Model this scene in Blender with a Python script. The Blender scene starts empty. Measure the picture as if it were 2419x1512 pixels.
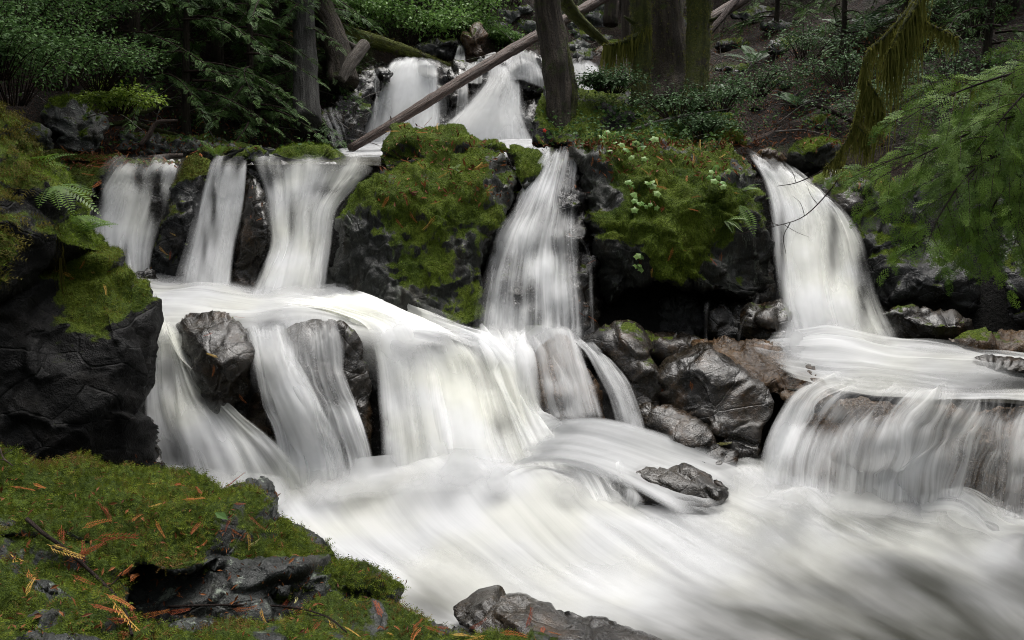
import bpy, math, random
import numpy as np
from mathutils import Vector, Matrix
from mathutils.bvhtree import BVHTree
from mathutils.geometry import delaunay_2d_cdt

scene = bpy.context.scene
COL = scene.collection
R = math.radians

# ------------------------------------------------------------------ camera
CAM = np.array((0.0, 0.0, 2.6))
PITCH = R(12.0)
FPX, CX, CY = 2094.0, 1209.0, 756.0          # focal length and centre, in units of a 2418 wide picture
cd = bpy.data.cameras.new('camera')
cam = bpy.data.objects.new('camera', cd)
COL.objects.link(cam)
cam.location = CAM
cam.rotation_euler = (R(90) - PITCH, 0, 0)
cd.sensor_width = 36.0
cd.lens = 36.0 * FPX / 2418.0
cd.clip_start = 0.05
cd.clip_end = 500
scene.camera = cam

# ------------------------------------------------------------------ light: overcast sky over a forest gorge
SUN_EL, SUN_AZ = 68.0, 15.0
world = bpy.data.worlds.new('World')
scene.world = world
world.use_nodes = True
wn = world.node_tree
bg = wn.nodes['Background']
sky = wn.nodes.new('ShaderNodeTexSky')
sky.sky_type = 'NISHITA'
sky.sun_disc = False
sky.sun_elevation = R(SUN_EL)
sky.sun_rotation = R(SUN_AZ)
sky.dust_density = 6.0
sky.air_density = 1.0
sky.ozone_density = 1.0
hs = wn.nodes.new('ShaderNodeHueSaturation')
hs.inputs['Saturation'].default_value = 0.22       # cloud cover: nearly neutral skylight
wn.links.new(sky.outputs[0], hs.inputs['Color'])
wn.links.new(hs.outputs[0], bg.inputs['Color'])
bg.inputs['Strength'].default_value = 0.15
sl = bpy.data.lights.new('sun', 'SUN')
sl.energy = 1.5
sl.angle = R(40)
sl.color = (1.0, 0.97, 0.92)
so = bpy.data.objects.new('sun', sl)
COL.objects.link(so)
so.location = (0, 0, 30)
so.rotation_euler = (R(90 - SUN_EL), 0, R(180 - SUN_AZ))

scene.view_settings.view_transform = 'Standard'
scene.view_settings.look = 'None'
scene.view_settings.gamma = 1.0
scene.view_settings.use_curve_mapping = False
scene.view_settings.exposure = 0.76
scene.cycles.use_denoising = True
scene.cycles.denoising_prefilter = 'NONE'
scene.cycles.pixel_filter_type = 'BLACKMAN_HARRIS'
scene.cycles.filter_width = 1.0
scene.cycles.max_bounces = 5
scene.cycles.diffuse_bounces = 3
scene.cycles.glossy_bounces = 2
scene.cycles.transmission_bounces = 3
scene.cycles.transparent_max_bounces = 16
scene.cycles.use_adaptive_sampling = True
scene.cycles.adaptive_threshold = 0.03
scene.cycles.sample_clamp_indirect = 4.0

# ------------------------------------------------------------------ picture <-> place
def ray(px, py):
    px = np.asarray(px, float); py = np.asarray(py, float)
    u = (CY - py) / FPX
    dx = (px - CX) / FPX
    dy = math.cos(PITCH) + u * math.sin(PITCH)
    dz = -math.sin(PITCH) + u * math.cos(PITCH)
    return np.stack([dx, dy, dz], -1)

def P(px, py, D):
    """the place at distance D ahead of the viewer"""
    d = ray(px, py)
    return CAM + d * (np.asarray(D, float) / d[..., 1])[..., None]

def Dz(px, py, z):
    """distance at which a level surface of height z is met"""
    d = ray(px, py)
    return (z - CAM[2]) / d[..., 2] * d[..., 1]

# ------------------------------------------------------------------ noise
_rg = np.random.RandomState(7)
_G = _rg.normal(size=(256, 3)); _G /= np.linalg.norm(_G, axis=1)[:, None]
_PERM = np.concatenate([_rg.permutation(256)] * 3)
_RND = _rg.rand(256, 4)

def _h(ix, iy, iz):
    return _PERM[_PERM[_PERM[ix & 255] + (iy & 255)] + (iz & 255)]

def pnoise(p):
    p = np.asarray(p, float)
    i = np.floor(p).astype(np.int64); f = p - i
    w = f * f * f * (f * (f * 6 - 15) + 10)
    out = 0
    for a in (0, 1):
        for b in (0, 1):
            for c in (0, 1):
                g = _G[_h(i[..., 0] + a, i[..., 1] + b, i[..., 2] + c)]
                d = (g * (f - np.array((a, b, c)))).sum(-1)
                wt = (w[..., 0] if a else 1 - w[..., 0]) * (w[..., 1] if b else 1 - w[..., 1]) * (w[..., 2] if c else 1 - w[..., 2])
                out = out + d * wt
    return out * 1.6

def fbm(p, oct=4, lac=2.03, gain=0.5):
    p = np.asarray(p, float); a = 1.0; s = 0
    for k in range(oct):
        s = s + a * pnoise(p + 17.3 * k)
        p = p * lac; a *= gain
    return s

def worley(p):
    p = np.asarray(p, float)
    i = np.floor(p).astype(np.int64)
    f1 = np.full(p.shape[:-1], 9.0); f2 = f1.copy(); fac = np.zeros(p.shape[:-1])
    for a in (-1, 0, 1):
        for b in (-1, 0, 1):
            for c in (-1, 0, 1):
                h = _h(i[..., 0] + a, i[..., 1] + b, i[..., 2] + c)
                cen = i + np.array((a, b, c)) + _RND[h][..., :3]
                dv = p - cen
                d = np.sqrt((dv ** 2).sum(-1))
                pl = (dv * _G[h]).sum(-1)
                near = d < f1
                f2 = np.where(near, f1, np.minimum(f2, d))
                fac = np.where(near, pl, fac)
                f1 = np.where(near, d, f1)
    return f1, f2, fac

def sstep(a, b, x):
    t = np.clip((x - a) / (b - a), 0, 1)
    return t * t * (3 - 2 * t)

# ------------------------------------------------------------------ meshes and objects
def npmesh(name, V, F, mat=None, smooth=True, attrs=None, uv=None):
    """V (n,3); F (m,k) faces of equal corner count; uv per vertex"""
    V = np.ascontiguousarray(V, np.float32); F = np.ascontiguousarray(F, np.int32)
    m = bpy.data.meshes.new(name)
    k = F.shape[1]
    m.vertices.add(len(V)); m.vertices.foreach_set('co', V.ravel())
    m.loops.add(F.size); m.loops.foreach_set('vertex_index', F.ravel())
    m.polygons.add(len(F))
    m.polygons.foreach_set('loop_start', np.arange(0, F.size, k, dtype=np.int32))
    m.polygons.foreach_set('use_smooth', np.full(len(F), smooth))
    for an, av in (attrs or {}).items():
        at = m.attributes.new(an, 'FLOAT', 'POINT')
        at.data.foreach_set('value', np.ascontiguousarray(av, np.float32))
    if uv is not None:
        ul = m.uv_layers.new(name='UVMap')
        ul.data.foreach_set('uv', np.ascontiguousarray(uv, np.float32)[F.ravel()].ravel())
    m.update(calc_edges=True)
    if mat: m.materials.append(mat)
    return m

def link(name, data, parent=None, label=None, cat=None, group=None, kind=None):
    o = bpy.data.objects.new(name, data)
    COL.objects.link(o)
    if parent is not None:
        o.parent = parent
    return tag(o, label, cat, group, kind)

def tag(o, label=None, cat=None, group=None, kind=None):
    if label: o['label'] = label
    if cat: o['category'] = cat
    if group: o['group'] = group
    if kind: o['kind'] = kind
    return o

def empty(name, loc, label=None, cat=None, group=None):
    o = link(name, None, None, label, cat, group)
    o.location = [float(c) for c in loc]
    o.empty_display_size = 0.1
    bpy.context.view_layer.update() if False else None
    return o

def child(name, V, F, mat, parent, **kw):
    """mesh part given in world coordinates, parented to an unrotated thing"""
    k = {x: kw.pop(x) for x in ('label', 'kind') if x in kw}
    m = npmesh(name, np.asarray(V) - np.array(parent.location), F, mat, **kw)
    return link(name, m, parent, **k)

def vnormals(V, F):
    a, b, c = V[F[:, 0]], V[F[:, 1]], V[F[:, 2]]
    n = np.cross(b - a, c - a)
    vn = np.zeros_like(V)
    for k in range(3):
        np.add.at(vn, F[:, k], n)
    return vn / (np.linalg.norm(vn, axis=1)[:, None] + 1e-12)

def frames(fwd, up):
    """rotation matrices with x along fwd and z near up"""
    x = fwd / (np.linalg.norm(fwd, axis=-1, keepdims=True) + 1e-9)
    y = np.cross(up, x); y /= (np.linalg.norm(y, axis=-1, keepdims=True) + 1e-9)
    z = np.cross(x, y)
    return np.stack([x, y, z], -1)

def scatter(tV, tF, pos, rot, scl, tint=None):
    """join copies of a template into one vertex and face array"""
    n, k = len(pos), len(tV)
    V = np.einsum('nij,kj->nki', rot, tV) * np.asarray(scl).reshape(-1, 1, 1) + pos[:, None, :]
    F = (tF[None] + (np.arange(n) * k)[:, None, None]).reshape(-1, tF.shape[1])
    t = np.repeat(np.random.RandomState(n).rand(n) if tint is None else tint, k)
    return V.reshape(-1, 3), F, t

def catmull(pts, n):
    """n points at even arc length along a smooth line through pts (k,d)"""
    pts = np.asarray(pts, float)
    if len(pts) == 2:
        t = np.linspace(0, 1, n)[:, None]
        return pts[0] * (1 - t) + pts[1] * t
    q = np.vstack([2 * pts[0] - pts[1], pts, 2 * pts[-1] - pts[-2]])
    out = []
    for i in range(1, len(q) - 2):
        t = np.linspace(0, 1, 16, endpoint=False)[:, None]
        p0, p1, p2, p3 = q[i - 1], q[i], q[i + 1], q[i + 2]
        out.append(0.5 * (2 * p1 + (p2 - p0) * t + (2 * p0 - 5 * p1 + 4 * p2 - p3) * t * t + (3 * p1 - p0 - 3 * p2 + p3) * t ** 3))
    out.append(pts[-1:])
    c = np.vstack(out)
    s = np.concatenate([[0], np.cumsum(np.linalg.norm(np.diff(c, axis=0), axis=1))])
    si = np.linspace(0, s[-1], n)
    return np.stack([np.interp(si, s, c[:, k]) for k in range(c.shape[1])], 1)

def tube(pts, rad, ns=8, rough=0.0, seed=0, cap=True, ridges=0, n=None):
    """tapered tube through world points; returns V, F(quads), uv"""
    pts = np.asarray(pts, float)
    if n: 
        rad = np.interp(np.linspace(0, 1, n), np.linspace(0, 1, len(rad)), rad)
        pts = catmull(pts, n)
    n = len(pts); rad = np.broadcast_to(rad, (n,)).astype(float)
    t = np.gradient(pts, axis=0); t /= np.linalg.norm(t, axis=1)[:, None] + 1e-9
    ref = np.array((0.31, 0.2, 0.93)) if abs(t[:, 2]).mean() < 0.8 else np.array((1.0, 0.1, 0.0))
    a = np.cross(t, ref); a /= np.linalg.norm(a, axis=1)[:, None]
    b = np.cross(t, a)
    th = np.linspace(0, 2 * math.pi, ns, endpoint=False)
    rr = np.ones((n, ns))
    s = np.concatenate([[0], np.cumsum(np.linalg.norm(np.diff(pts, axis=0), axis=1))])
    if rough:
        q = np.stack(np.broadcast_arrays(np.cos(th)[None] * 2.2, np.sin(th)[None] * 2.2, s[:, None] * 1.3 / max(rad.mean(), 1e-3) * 0.35), -1) + seed * 3.7
        rr = rr + rough * fbm(q, 3)
        if ridges:
            q2 = q * np.array((ridges, ridges, 0.5))
            rr = rr + rough * 0.6 * (np.abs(pnoise(q2)) * 2 - 0.7)
    V = pts[:, None] + (rad[:, None] * rr)[..., None] * (np.cos(th)[None, :, None] * a[:, None] + np.sin(th)[None, :, None] * b[:, None])
    V = V.reshape(-1, 3)
    i = np.arange(n - 1)[:, None] * ns; j = np.arange(ns)[None]; j2 = (j + 1) % ns
    F = np.stack([i + j, i + j2, i + ns + j2, i + ns + j], -1).reshape(-1, 4)
    uv = np.stack(np.broadcast_arrays(np.arange(ns)[None] / ns, s[:, None]), -1).reshape(-1, 2)
    if cap:
        V = np.vstack([V, pts[:1], pts[-1:]]); uv = np.vstack([uv, [[0.5, 0]], [[0.5, s[-1]]]])
        k = len(V) - 2; e = (n - 1) * ns
        jj = np.arange(0, ns, 1)
        F = np.vstack([F, np.stack([np.full(ns, k), (jj + 1) % ns, jj, np.full(ns, k)], -1)[:, [0, 1, 2, 2]] * 0 + np.stack([np.full(ns, k), (jj + 1) % ns, jj, jj], -1),
                       np.stack([np.full(ns, k + 1), e + jj, e + (jj + 1) % ns, e + (jj + 1) % ns], -1)])
    return V, F, uv

def fix_quads(F):
    """split off faces whose last corner repeats: returns triangles only"""
    tri = np.vstack([F[:, [0, 1, 2]], F[:, [0, 2, 3]]])
    return tri[(tri[:, 0] != tri[:, 1]) & (tri[:, 1] != tri[:, 2]) & (tri[:, 0] != tri[:, 2])]

def tube_tri(*a, **k):
    V, F, uv = tube(*a, **k)
    return V, fix_quads(F), uv

def merge(parts):
    Vs, Fs, off = [], [], 0
    for V, F in parts:
        Vs.append(V); Fs.append(np.asarray(F) + off); off += len(V)
    return np.vstack(Vs), np.vstack(Fs)
# ------------------------------------------------------------------ materials
class NT:
    def __init__(s, name):
        s.m = bpy.data.materials.new(name); s.m.use_nodes = True
        s.t = s.m.node_tree; s.t.nodes.clear()
        s.out = s.t.nodes.new('ShaderNodeOutputMaterial')
    def put(s, sock, v):
        if hasattr(v, 'is_output'): s.t.links.new(v, sock)
        elif v is not None:
            if isinstance(v, (tuple, list)) and len(v) == 3 and sock.type == 'RGBA': v = (*v, 1)
            sock.default_value = v
    def n(s, typ, out=0, props=None, **kw):
        nd = s.t.nodes.new('ShaderNode' + typ)
        for k, v in (props or {}).items(): setattr(nd, k, v)
        for k, v in kw.items():
            key = int(k[1:]) if k[0] == 'i' and k[1:].isdigit() else k.replace('_', ' ')
            s.put(nd.inputs[key], v)
        return nd.outputs[out]
    def math(s, op, a, b=0.0, clamp=False):
        return s.n('Math', props=dict(operation=op, use_clamp=clamp), i0=a, i1=b)
    def mix(s, f, a, b):
        return s.n('Mix', out=2, props=dict(data_type='RGBA'), i0=f, i6=a, i7=b)
    def attr(s, name):
        return s.n('Attribute', out=2, props=dict(attribute_name=name))
    def ramp(s, f, a, b, lo=0.0, hi=1.0):
        return s.n('MapRange', props=dict(interpolation_type='SMOOTHSTEP'), Value=f, From_Min=a, From_Max=b, To_Min=lo, To_Max=hi)
    def noise(s, vec, scale, detail=4.0, rough=0.55, dist=0.0):
        return s.n('TexNoise', Vector=vec, Scale=scale, Detail=detail, Roughness=rough, Distortion=dist)
    def end(s, sh):
        s.t.links.new(sh, s.out.inputs['Surface']); return s.m

def geo_pos(t): return t.n('NewGeometry', out=0)

def rock_mat(name, dark, light, brown, wet=0.3, moss_a=(0.045, 0.075, 0.008), moss_b=(0.13, 0.17, 0.018), sheen=0.26, lichen=0.0, vstretch=1.0, mossbrown=0.25, bumpd=0.022):
    t = NT(name)
    p = t.n('Mapping', Vector=geo_pos(t), Scale=(1, 1, 1 / vstretch))
    big = t.noise(p, 2.3, 6, 0.6)
    fine = t.noise(p, 26, 6, 0.65, 0.6)
    vf = t.noise(p, 95, 3, 0.6)
    c = t.mix(t.ramp(big, 0.38, 0.66), dark, light)
    c = t.mix(t.ramp(t.noise(p, 4.1, 4, 0.6), 0.52, 0.72, 0, 0.8), c, brown)
    c = t.mix(t.ramp(fine, 0.36, 0.62), t.mix(0.6, c, (0.003, 0.003, 0.003)), c)
    c = t.mix(t.ramp(vf, 0.56, 0.70, 0, 0.5), c, tuple(min(.3, 2.2 * v) for v in light))
    if lichen:
        lf = t.math('MULTIPLY', t.ramp(t.noise(p, 7, 5, 0.7), 0.55, 0.62), t.ramp(fine, 0.45, 0.6, 0, lichen))
        c = t.mix(lf, c, (0.26, 0.30, 0.24))
    vor = t.n('TexVoronoi', props=dict(feature='DISTANCE_TO_EDGE'), Vector=t.n('Mapping', Vector=t.mix(0.12, p, t.n('TexNoise', out=1, Vector=p, Scale=3.0)), Scale=(1, 1, 1.6)), Scale=3.2)
    crack = t.ramp(vor, 0.0, 0.035)
    h = t.math('ADD', t.math('MULTIPLY', fine, 0.55), t.math('MULTIPLY', vf, 0.22))
    h = t.math('ADD', h, t.math('MULTIPLY', crack, 0.18))
    bump = t.n('Bump', Strength=1.0, Distance=bumpd, Height=h)
    ro = t.ramp(t.noise(p, 5, 4, 0.6), 0.35, 0.68, max(0.08, wet - 0.12), wet + 0.22)
    rock = t.n('BsdfPrincipled', Base_Color=c, Roughness=ro, Specular_IOR_Level=sheen, Normal=bump)
    # moss
    mf = t.math('ADD', t.attr('moss'), t.math('MULTIPLY', t.math('SUBTRACT', t.noise(p, 14, 5, 0.7), 0.5), 1.1))
    mf = t.ramp(mf, 0.42, 0.62)
    mc = t.mix(t.ramp(t.noise(p, 3.2, 4, 0.6), 0.3, 0.7), moss_a, moss_b)
    mc = t.mix(t.ramp(t.noise(p, 60, 3, 0.7), 0.3, 0.7, 0.0, 0.75), mc, t.mix(0.5, moss_a, (0.006, 0.010, 0.002)))
    mc = t.mix(t.ramp(t.noise(p, 6.5, 4, 0.6), 0.5, 0.72, 0, mossbrown), mc, (0.05, 0.032, 0.008))
    mb = t.n('Bump', Strength=1.0, Distance=0.05, Height=t.noise(p, 48, 4, 0.7))
    moss = t.n('BsdfPrincipled', Base_Color=mc, Roughness=0.95, Specular_IOR_Level=0.15, Normal=mb)
    return t.end(t.n('MixShader', i0=mf, i1=rock, i2=moss))

M = {}
M['rock'] = rock_mat('wet_black_rock', (0.0079, 0.0079, 0.0079), (0.0278, 0.0288, 0.0278), (0.0136, 0.0099, 0.0062), wet=0.30)
M['rock_wet'] = rock_mat('glossy_wet_rock', (0.006, 0.0054, 0.0047), (0.021, 0.018, 0.014), (0.040, 0.024, 0.011), wet=0.18, sheen=0.40, bumpd=0.018)
M['rock_slab'] = rock_mat('smooth_wet_slab_rock', (0.008, 0.0065, 0.005), (0.028, 0.022, 0.015), (0.055, 0.031, 0.014), wet=0.18, sheen=0.38, bumpd=0.014)
M['rock_brown'] = rock_mat('brown_wet_rock', (0.040, 0.024, 0.013), (0.095, 0.060, 0.032), (0.13, 0.062, 0.022), wet=0.25, sheen=0.2)
M['rock_grey'] = rock_mat('grey_forest_rock', (0.0208, 0.0226, 0.0214), (0.0774, 0.0833, 0.0774), (0.0357, 0.0298, 0.0214), wet=0.38, lichen=0.5)
M['rock_bank'] = rock_mat('bank_rock', (0.0081, 0.0099, 0.0090), (0.0270, 0.0306, 0.0279), (0.0225, 0.0203, 0.0135), wet=0.45, lichen=0.55, moss_a=(0.03, 0.05, 0.006), moss_b=(0.08, 0.12, 0.014))
M['rock_face'] = rock_mat('mossy_boulder_rock', (0.0088, 0.0096, 0.0080), (0.0320, 0.0336, 0.0272), (0.0224, 0.0176, 0.0104), wet=0.42, vstretch=2.6, lichen=0.2)
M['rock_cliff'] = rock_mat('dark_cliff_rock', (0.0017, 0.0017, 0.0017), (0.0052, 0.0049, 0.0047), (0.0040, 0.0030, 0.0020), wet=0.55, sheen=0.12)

def foliage_mat(name, a, b, rough=0.55, transl=0.25, spec=0.2, c=None):
    t = NT(name)
    tint = t.attr('tint')
    col = t.mix(tint, a, b)
    if c: col = t.mix(t.ramp(tint, 0.9, 0.96), col, c)
    pr = t.n('BsdfPrincipled', Base_Color=col, Roughness=rough, Specular_IOR_Level=spec)
    tr = t.n('BsdfTranslucent', Color=col)
    return t.end(t.n('MixShader', i0=transl, i1=pr, i2=tr))

M['moss'] = foliage_mat('moss_shoots', (0.034, 0.055, 0.006), (0.18, 0.225, 0.024), rough=0.8, transl=0.3, spec=0.15, c=(0.12, 0.07, 0.02))
M['moss_deep'] = foliage_mat('boulder_moss', (0.020, 0.038, 0.004), (0.17, 0.25, 0.022), rough=0.85, transl=0.25, spec=0.12)
M['moss_brown'] = foliage_mat('brown_moss', (0.03, 0.028, 0.006), (0.10, 0.085, 0.016), rough=0.9, transl=0.3, spec=0.1)
M['lichen'] = foliage_mat('hanging_moss', (0.0743, 0.0837, 0.0162), (0.1755, 0.1688, 0.0405), rough=0.9, transl=0.35, spec=0.08)
M['cedar'] = foliage_mat('cedar_foliage', (0.0377, 0.0798, 0.0232), (0.1087, 0.1958, 0.0493), rough=0.6, transl=0.2)
M['hemlock'] = foliage_mat('hemlock_needles', (0.045, 0.10, 0.014), (0.17, 0.28, 0.035), rough=0.6, transl=0.3)
M['shrub'] = foliage_mat('shrub_leaves', (0.0280, 0.0630, 0.0196), (0.0840, 0.1540, 0.0420), rough=0.6, transl=0.25, spec=0.08)
M['shrub_lime'] = foliage_mat('lime_shrub_leaves', (0.09, 0.16, 0.018), (0.24, 0.33, 0.045), rough=0.45, transl=0.35)
M['shrub_bright'] = foliage_mat('bright_shrub_leaves', (0.08, 0.17, 0.035), (0.19, 0.32, 0.08), rough=0.42, transl=0.35)
M['fern'] = foliage_mat('fern_fronds', (0.04, 0.09, 0.010), (0.11, 0.19, 0.02), rough=0.45, transl=0.35)
M['fern_dark'] = foliage_mat('dark_fern_fronds', (0.0280, 0.0700, 0.0252), (0.0770, 0.1400, 0.0560), rough=0.45, transl=0.25)
M['leaf_pale'] = foliage_mat('pale_green_leaves', (0.10, 0.22, 0.035), (0.26, 0.38, 0.12), rough=0.4, transl=0.35)
M['leaf_dark'] = foliage_mat('dark_round_leaves', (0.0270, 0.0607, 0.0216), (0.0945, 0.1553, 0.0675), rough=0.6, transl=0.2, spec=0.10)
M['litter_orange'] = foliage_mat('orange_cedar_litter', (0.27, 0.075, 0.020), (0.47, 0.18, 0.05), rough=0.6, transl=0.15, spec=0.25)
M['litter_red'] = foliage_mat('red_brown_cedar_litter', (0.17, 0.03, 0.012), (0.30, 0.075, 0.028), rough=0.6, transl=0.15, spec=0.25)
M['litter_yellow'] = foliage_mat('yellow_cedar_litter', (0.36, 0.19, 0.03), (0.55, 0.38, 0.10), rough=0.6, transl=0.15, spec=0.25)
M['litter_pale'] = foliage_mat('pale_yellow_litter', (0.40, 0.38, 0.14), (0.52, 0.50, 0.24), rough=0.6, transl=0.15, spec=0.25)
M['litter_mix'] = foliage_mat('needle_litter', (0.07, 0.022, 0.010), (0.22, 0.08, 0.025), rough=0.7, transl=0.1, spec=0.2)
M['leaf_red'] = foliage_mat('red_leaf', (0.42, 0.02, 0.01), (0.5, 0.04, 0.02), rough=0.5)

def bark_mat(name, a, b, moss=(0.05, 0.065, 0.012), mossiness=0.5, stretch=9.0, rough=0.85, along=2):
    t = NT(name)
    uvn = t.n('UVMap', props=dict(uv_map='UVMap'))
    p = geo_pos(t)
    st = t.n('Mapping', Vector=uvn, Scale=(24, 24 / stretch, 1))
    f = t.noise(st, 1.0, 5, 0.65, 0.4)
    c = t.mix(t.ramp(f, 0.35, 0.68), a, b)
    c = t.mix(t.ramp(t.noise(p, 3.0, 3, 0.6), 0.4, 0.7, 0, 0.5), c, t.mix(0.5, a, b))
    mf = t.ramp(t.math('ADD', t.noise(p, 4.5, 5, 0.65), mossiness - 0.5), 0.45, 0.62)
    mc = t.mix(t.noise(p, 20, 3, 0.6), (0.02, 0.026, 0.006), moss)
    c = t.mix(mf, c, mc)
    h = t.math('ADD', f, t.math('MULTIPLY', t.noise(p, 40, 3, 0.6), 0.3))
    bump = t.n('Bump', Strength=1.0, Distance=0.06, Height=h)
    return t.end(t.n('BsdfPrincipled', Base_Color=c, Roughness=rough, Specular_IOR_Level=0.25, Normal=bump))

M['bark_cedar'] = bark_mat('cedar_bark', (0.0174, 0.0136, 0.0099), (0.0620, 0.0484, 0.0360), mossiness=0.42)
M['bark_mossy'] = bark_mat('mossy_bark', (0.022, 0.019, 0.013), (0.07, 0.06, 0.042), moss=(0.075, 0.085, 0.016), mossiness=0.62)
M['bark_grey'] = bark_mat('grey_bark', (0.0225, 0.0218, 0.0195), (0.0638, 0.0619, 0.0562), mossiness=0.25)
M['log_red'] = bark_mat('red_brown_log', (0.035, 0.024, 0.019), (0.15, 0.10, 0.078), mossiness=0.08, stretch=14, rough=0.6)
M['log_grey'] = bark_mat('weathered_log', (0.05, 0.042, 0.034), (0.19, 0.165, 0.14), mossiness=0.2, stretch=14, rough=0.7)
M['log_mossy'] = bark_mat('mossy_log', (0.02, 0.016, 0.011), (0.08, 0.062, 0.044), moss=(0.12, 0.14, 0.02), mossiness=0.66, stretch=12)
M['twig'] = bark_mat('dark_twig', (0.018, 0.010, 0.008), (0.05, 0.03, 0.022), mossiness=0.05)
M['twig_pale'] = bark_mat('pale_twig', (0.10, 0.09, 0.08), (0.26, 0.24, 0.22), mossiness=0.15)

def ground_mat():
    t = NT('forest_floor')
    p = geo_pos(t)
    c = t.mix(t.ramp(t.noise(p, 1.1, 6, 0.6), 0.35, 0.7), (0.009, 0.007, 0.005), (0.028, 0.017, 0.012))
    c = t.mix(t.ramp(t.noise(p, 30, 4, 0.7), 0.5, 0.75, 0, 0.7), c, (0.10, 0.042, 0.024))
    c = t.mix(t.ramp(t.noise(p, 0.8, 5, 0.65), 0.52, 0.66, 0, 0.85), c, (0.035, 0.052, 0.010))
    sy = t.n('SeparateXYZ', out=1, Vector=p)
    c = t.mix(t.ramp(sy, 9.9, 10.4), t.mix(t.noise(p, 9, 5, .6), (0.004, 0.004, 0.004), (0.018, 0.017, 0.015)), c)   # bare wet rock in the stream bed
    b = t.n('Bump', Strength=1.0, Distance=0.12, Height=t.noise(p, 16, 6, 0.7))
    return t.end(t.n('BsdfPrincipled', Base_Color=c, Roughness=0.9, Specular_IOR_Level=0.2, Normal=b))
M['ground'] = ground_mat()

def water_mat(name, su=30.0, sv=0.8, contrast=1.5, white=(0.86, 0.87, 0.88), cream=(0.78, 0.78, 0.60), seed=0.0, transl=0.4, fine=0.5, opaque=False):
    """aerated water: streaks run along the flow; where it is thin the rock shows through"""
    t = NT(name)
    uvn = t.n('UVMap', props=dict(uv_map='UVMap'))
    s1 = t.noise(t.n('Mapping', Vector=uvn, Location=(seed, seed * 1.7, 0), Scale=(su, sv, 1)), 1.0, 4, 0.6)
    s2 = t.noise(t.n('Mapping', Vector=uvn, Location=(seed * 3.1, seed, 0), Scale=(su * 0.16, sv * 0.6, 1)), 1.0, 3, 0.55)
    s3 = t.noise(t.n('Mapping', Vector=uvn, Location=(seed * 2.3, seed * .7, 0), Scale=(2.6, 1.5, 1)), 1.0, 3, 0.6)
    bl = t.math('ADD', t.math('MULTIPLY', s2, .6), t.math('MULTIPLY', s3, .4))
    s = t.math('ADD', t.math('MULTIPLY', s1, fine), t.math('MULTIPLY', bl, 1 - fine))
    a = t.math('ADD', t.attr('dens'), t.math('MULTIPLY', t.math('SUBTRACT', s, 0.5), contrast))
    a = t.ramp(a, 0.0, 1.0)
    a = t.math('MULTIPLY', a, t.attr('edge'), clamp=True)
    tn = t.math('MULTIPLY', t.attr('tint'), t.ramp(t.noise(geo_pos(t), 1.4, 2, 0.5), 0.38, 0.66))
    c = t.mix(tn, white, cream)
    body = t.n('MixShader', i0=transl, i1=t.n('BsdfDiffuse', Color=c), i2=t.n('BsdfTranslucent', Color=c))
    clear = t.n('BsdfPrincipled', Base_Color=(0.020, 0.020, 0.014), Roughness=0.3, IOR=1.33) if opaque else t.n('BsdfTransparent')
    return t.end(t.n('MixShader', i0=a, i1=clear, i2=body))

FW = (0.93, 0.935, 0.94); FC = (0.90, 0.90, 0.79)
M['fall_a'] = water_mat('falling_water', seed=0.3, su=18, sv=.45, contrast=2.8, fine=.27, white=FW, cream=FC, transl=.45)
M['fall_b'] = water_mat('falling_water_veil', su=26, sv=0.45, contrast=3.0, seed=4.4, fine=0.34, white=FW, cream=FC, transl=.45)
M['fall_c'] = water_mat('falling_water_soft', su=10, sv=0.4, contrast=2.4, seed=9.1, fine=.2, white=FW, cream=FC, transl=.45)
M['fall_s'] = water_mat('falling_water_haze', su=7, sv=0.4, contrast=1.3, seed=5.7, fine=.15, white=FW, cream=FC, transl=.45)
FM = (0.52, 0.525, 0.53); FMC = (0.52, 0.515, 0.425)
M['foam'] = water_mat('foaming_stream', su=3.2, sv=0.6, contrast=1.5, seed=2.2, transl=0.15, fine=0.25, white=FM, cream=FMC)
M['foam_o'] = water_mat('foaming_stream_surface', su=3.2, sv=0.6, contrast=1.6, seed=2.2, transl=0.0, fine=0.3, white=FM, cream=FMC, opaque=True)
M['foam_b'] = water_mat('foaming_stream_veil', su=12, sv=0.35, contrast=1.7, seed=7.2, transl=0.15, fine=0.4, white=FM, cream=FMC)

def pool_mat():
    t = NT('dark_stream_water')
    p = geo_pos(t)
    c = t.mix(t.noise(p, 1.5, 3, 0.5), (0.012, 0.012, 0.008), (0.035, 0.032, 0.02))
    b = t.n('Bump', Strength=0.2, Distance=0.03, Height=t.noise(p, 3, 2, 0.5))
    return t.end(t.n('BsdfPrincipled', Base_Color=c, Roughness=0.22, IOR=1.33, Normal=b))
M['pool'] = pool_mat()
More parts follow.
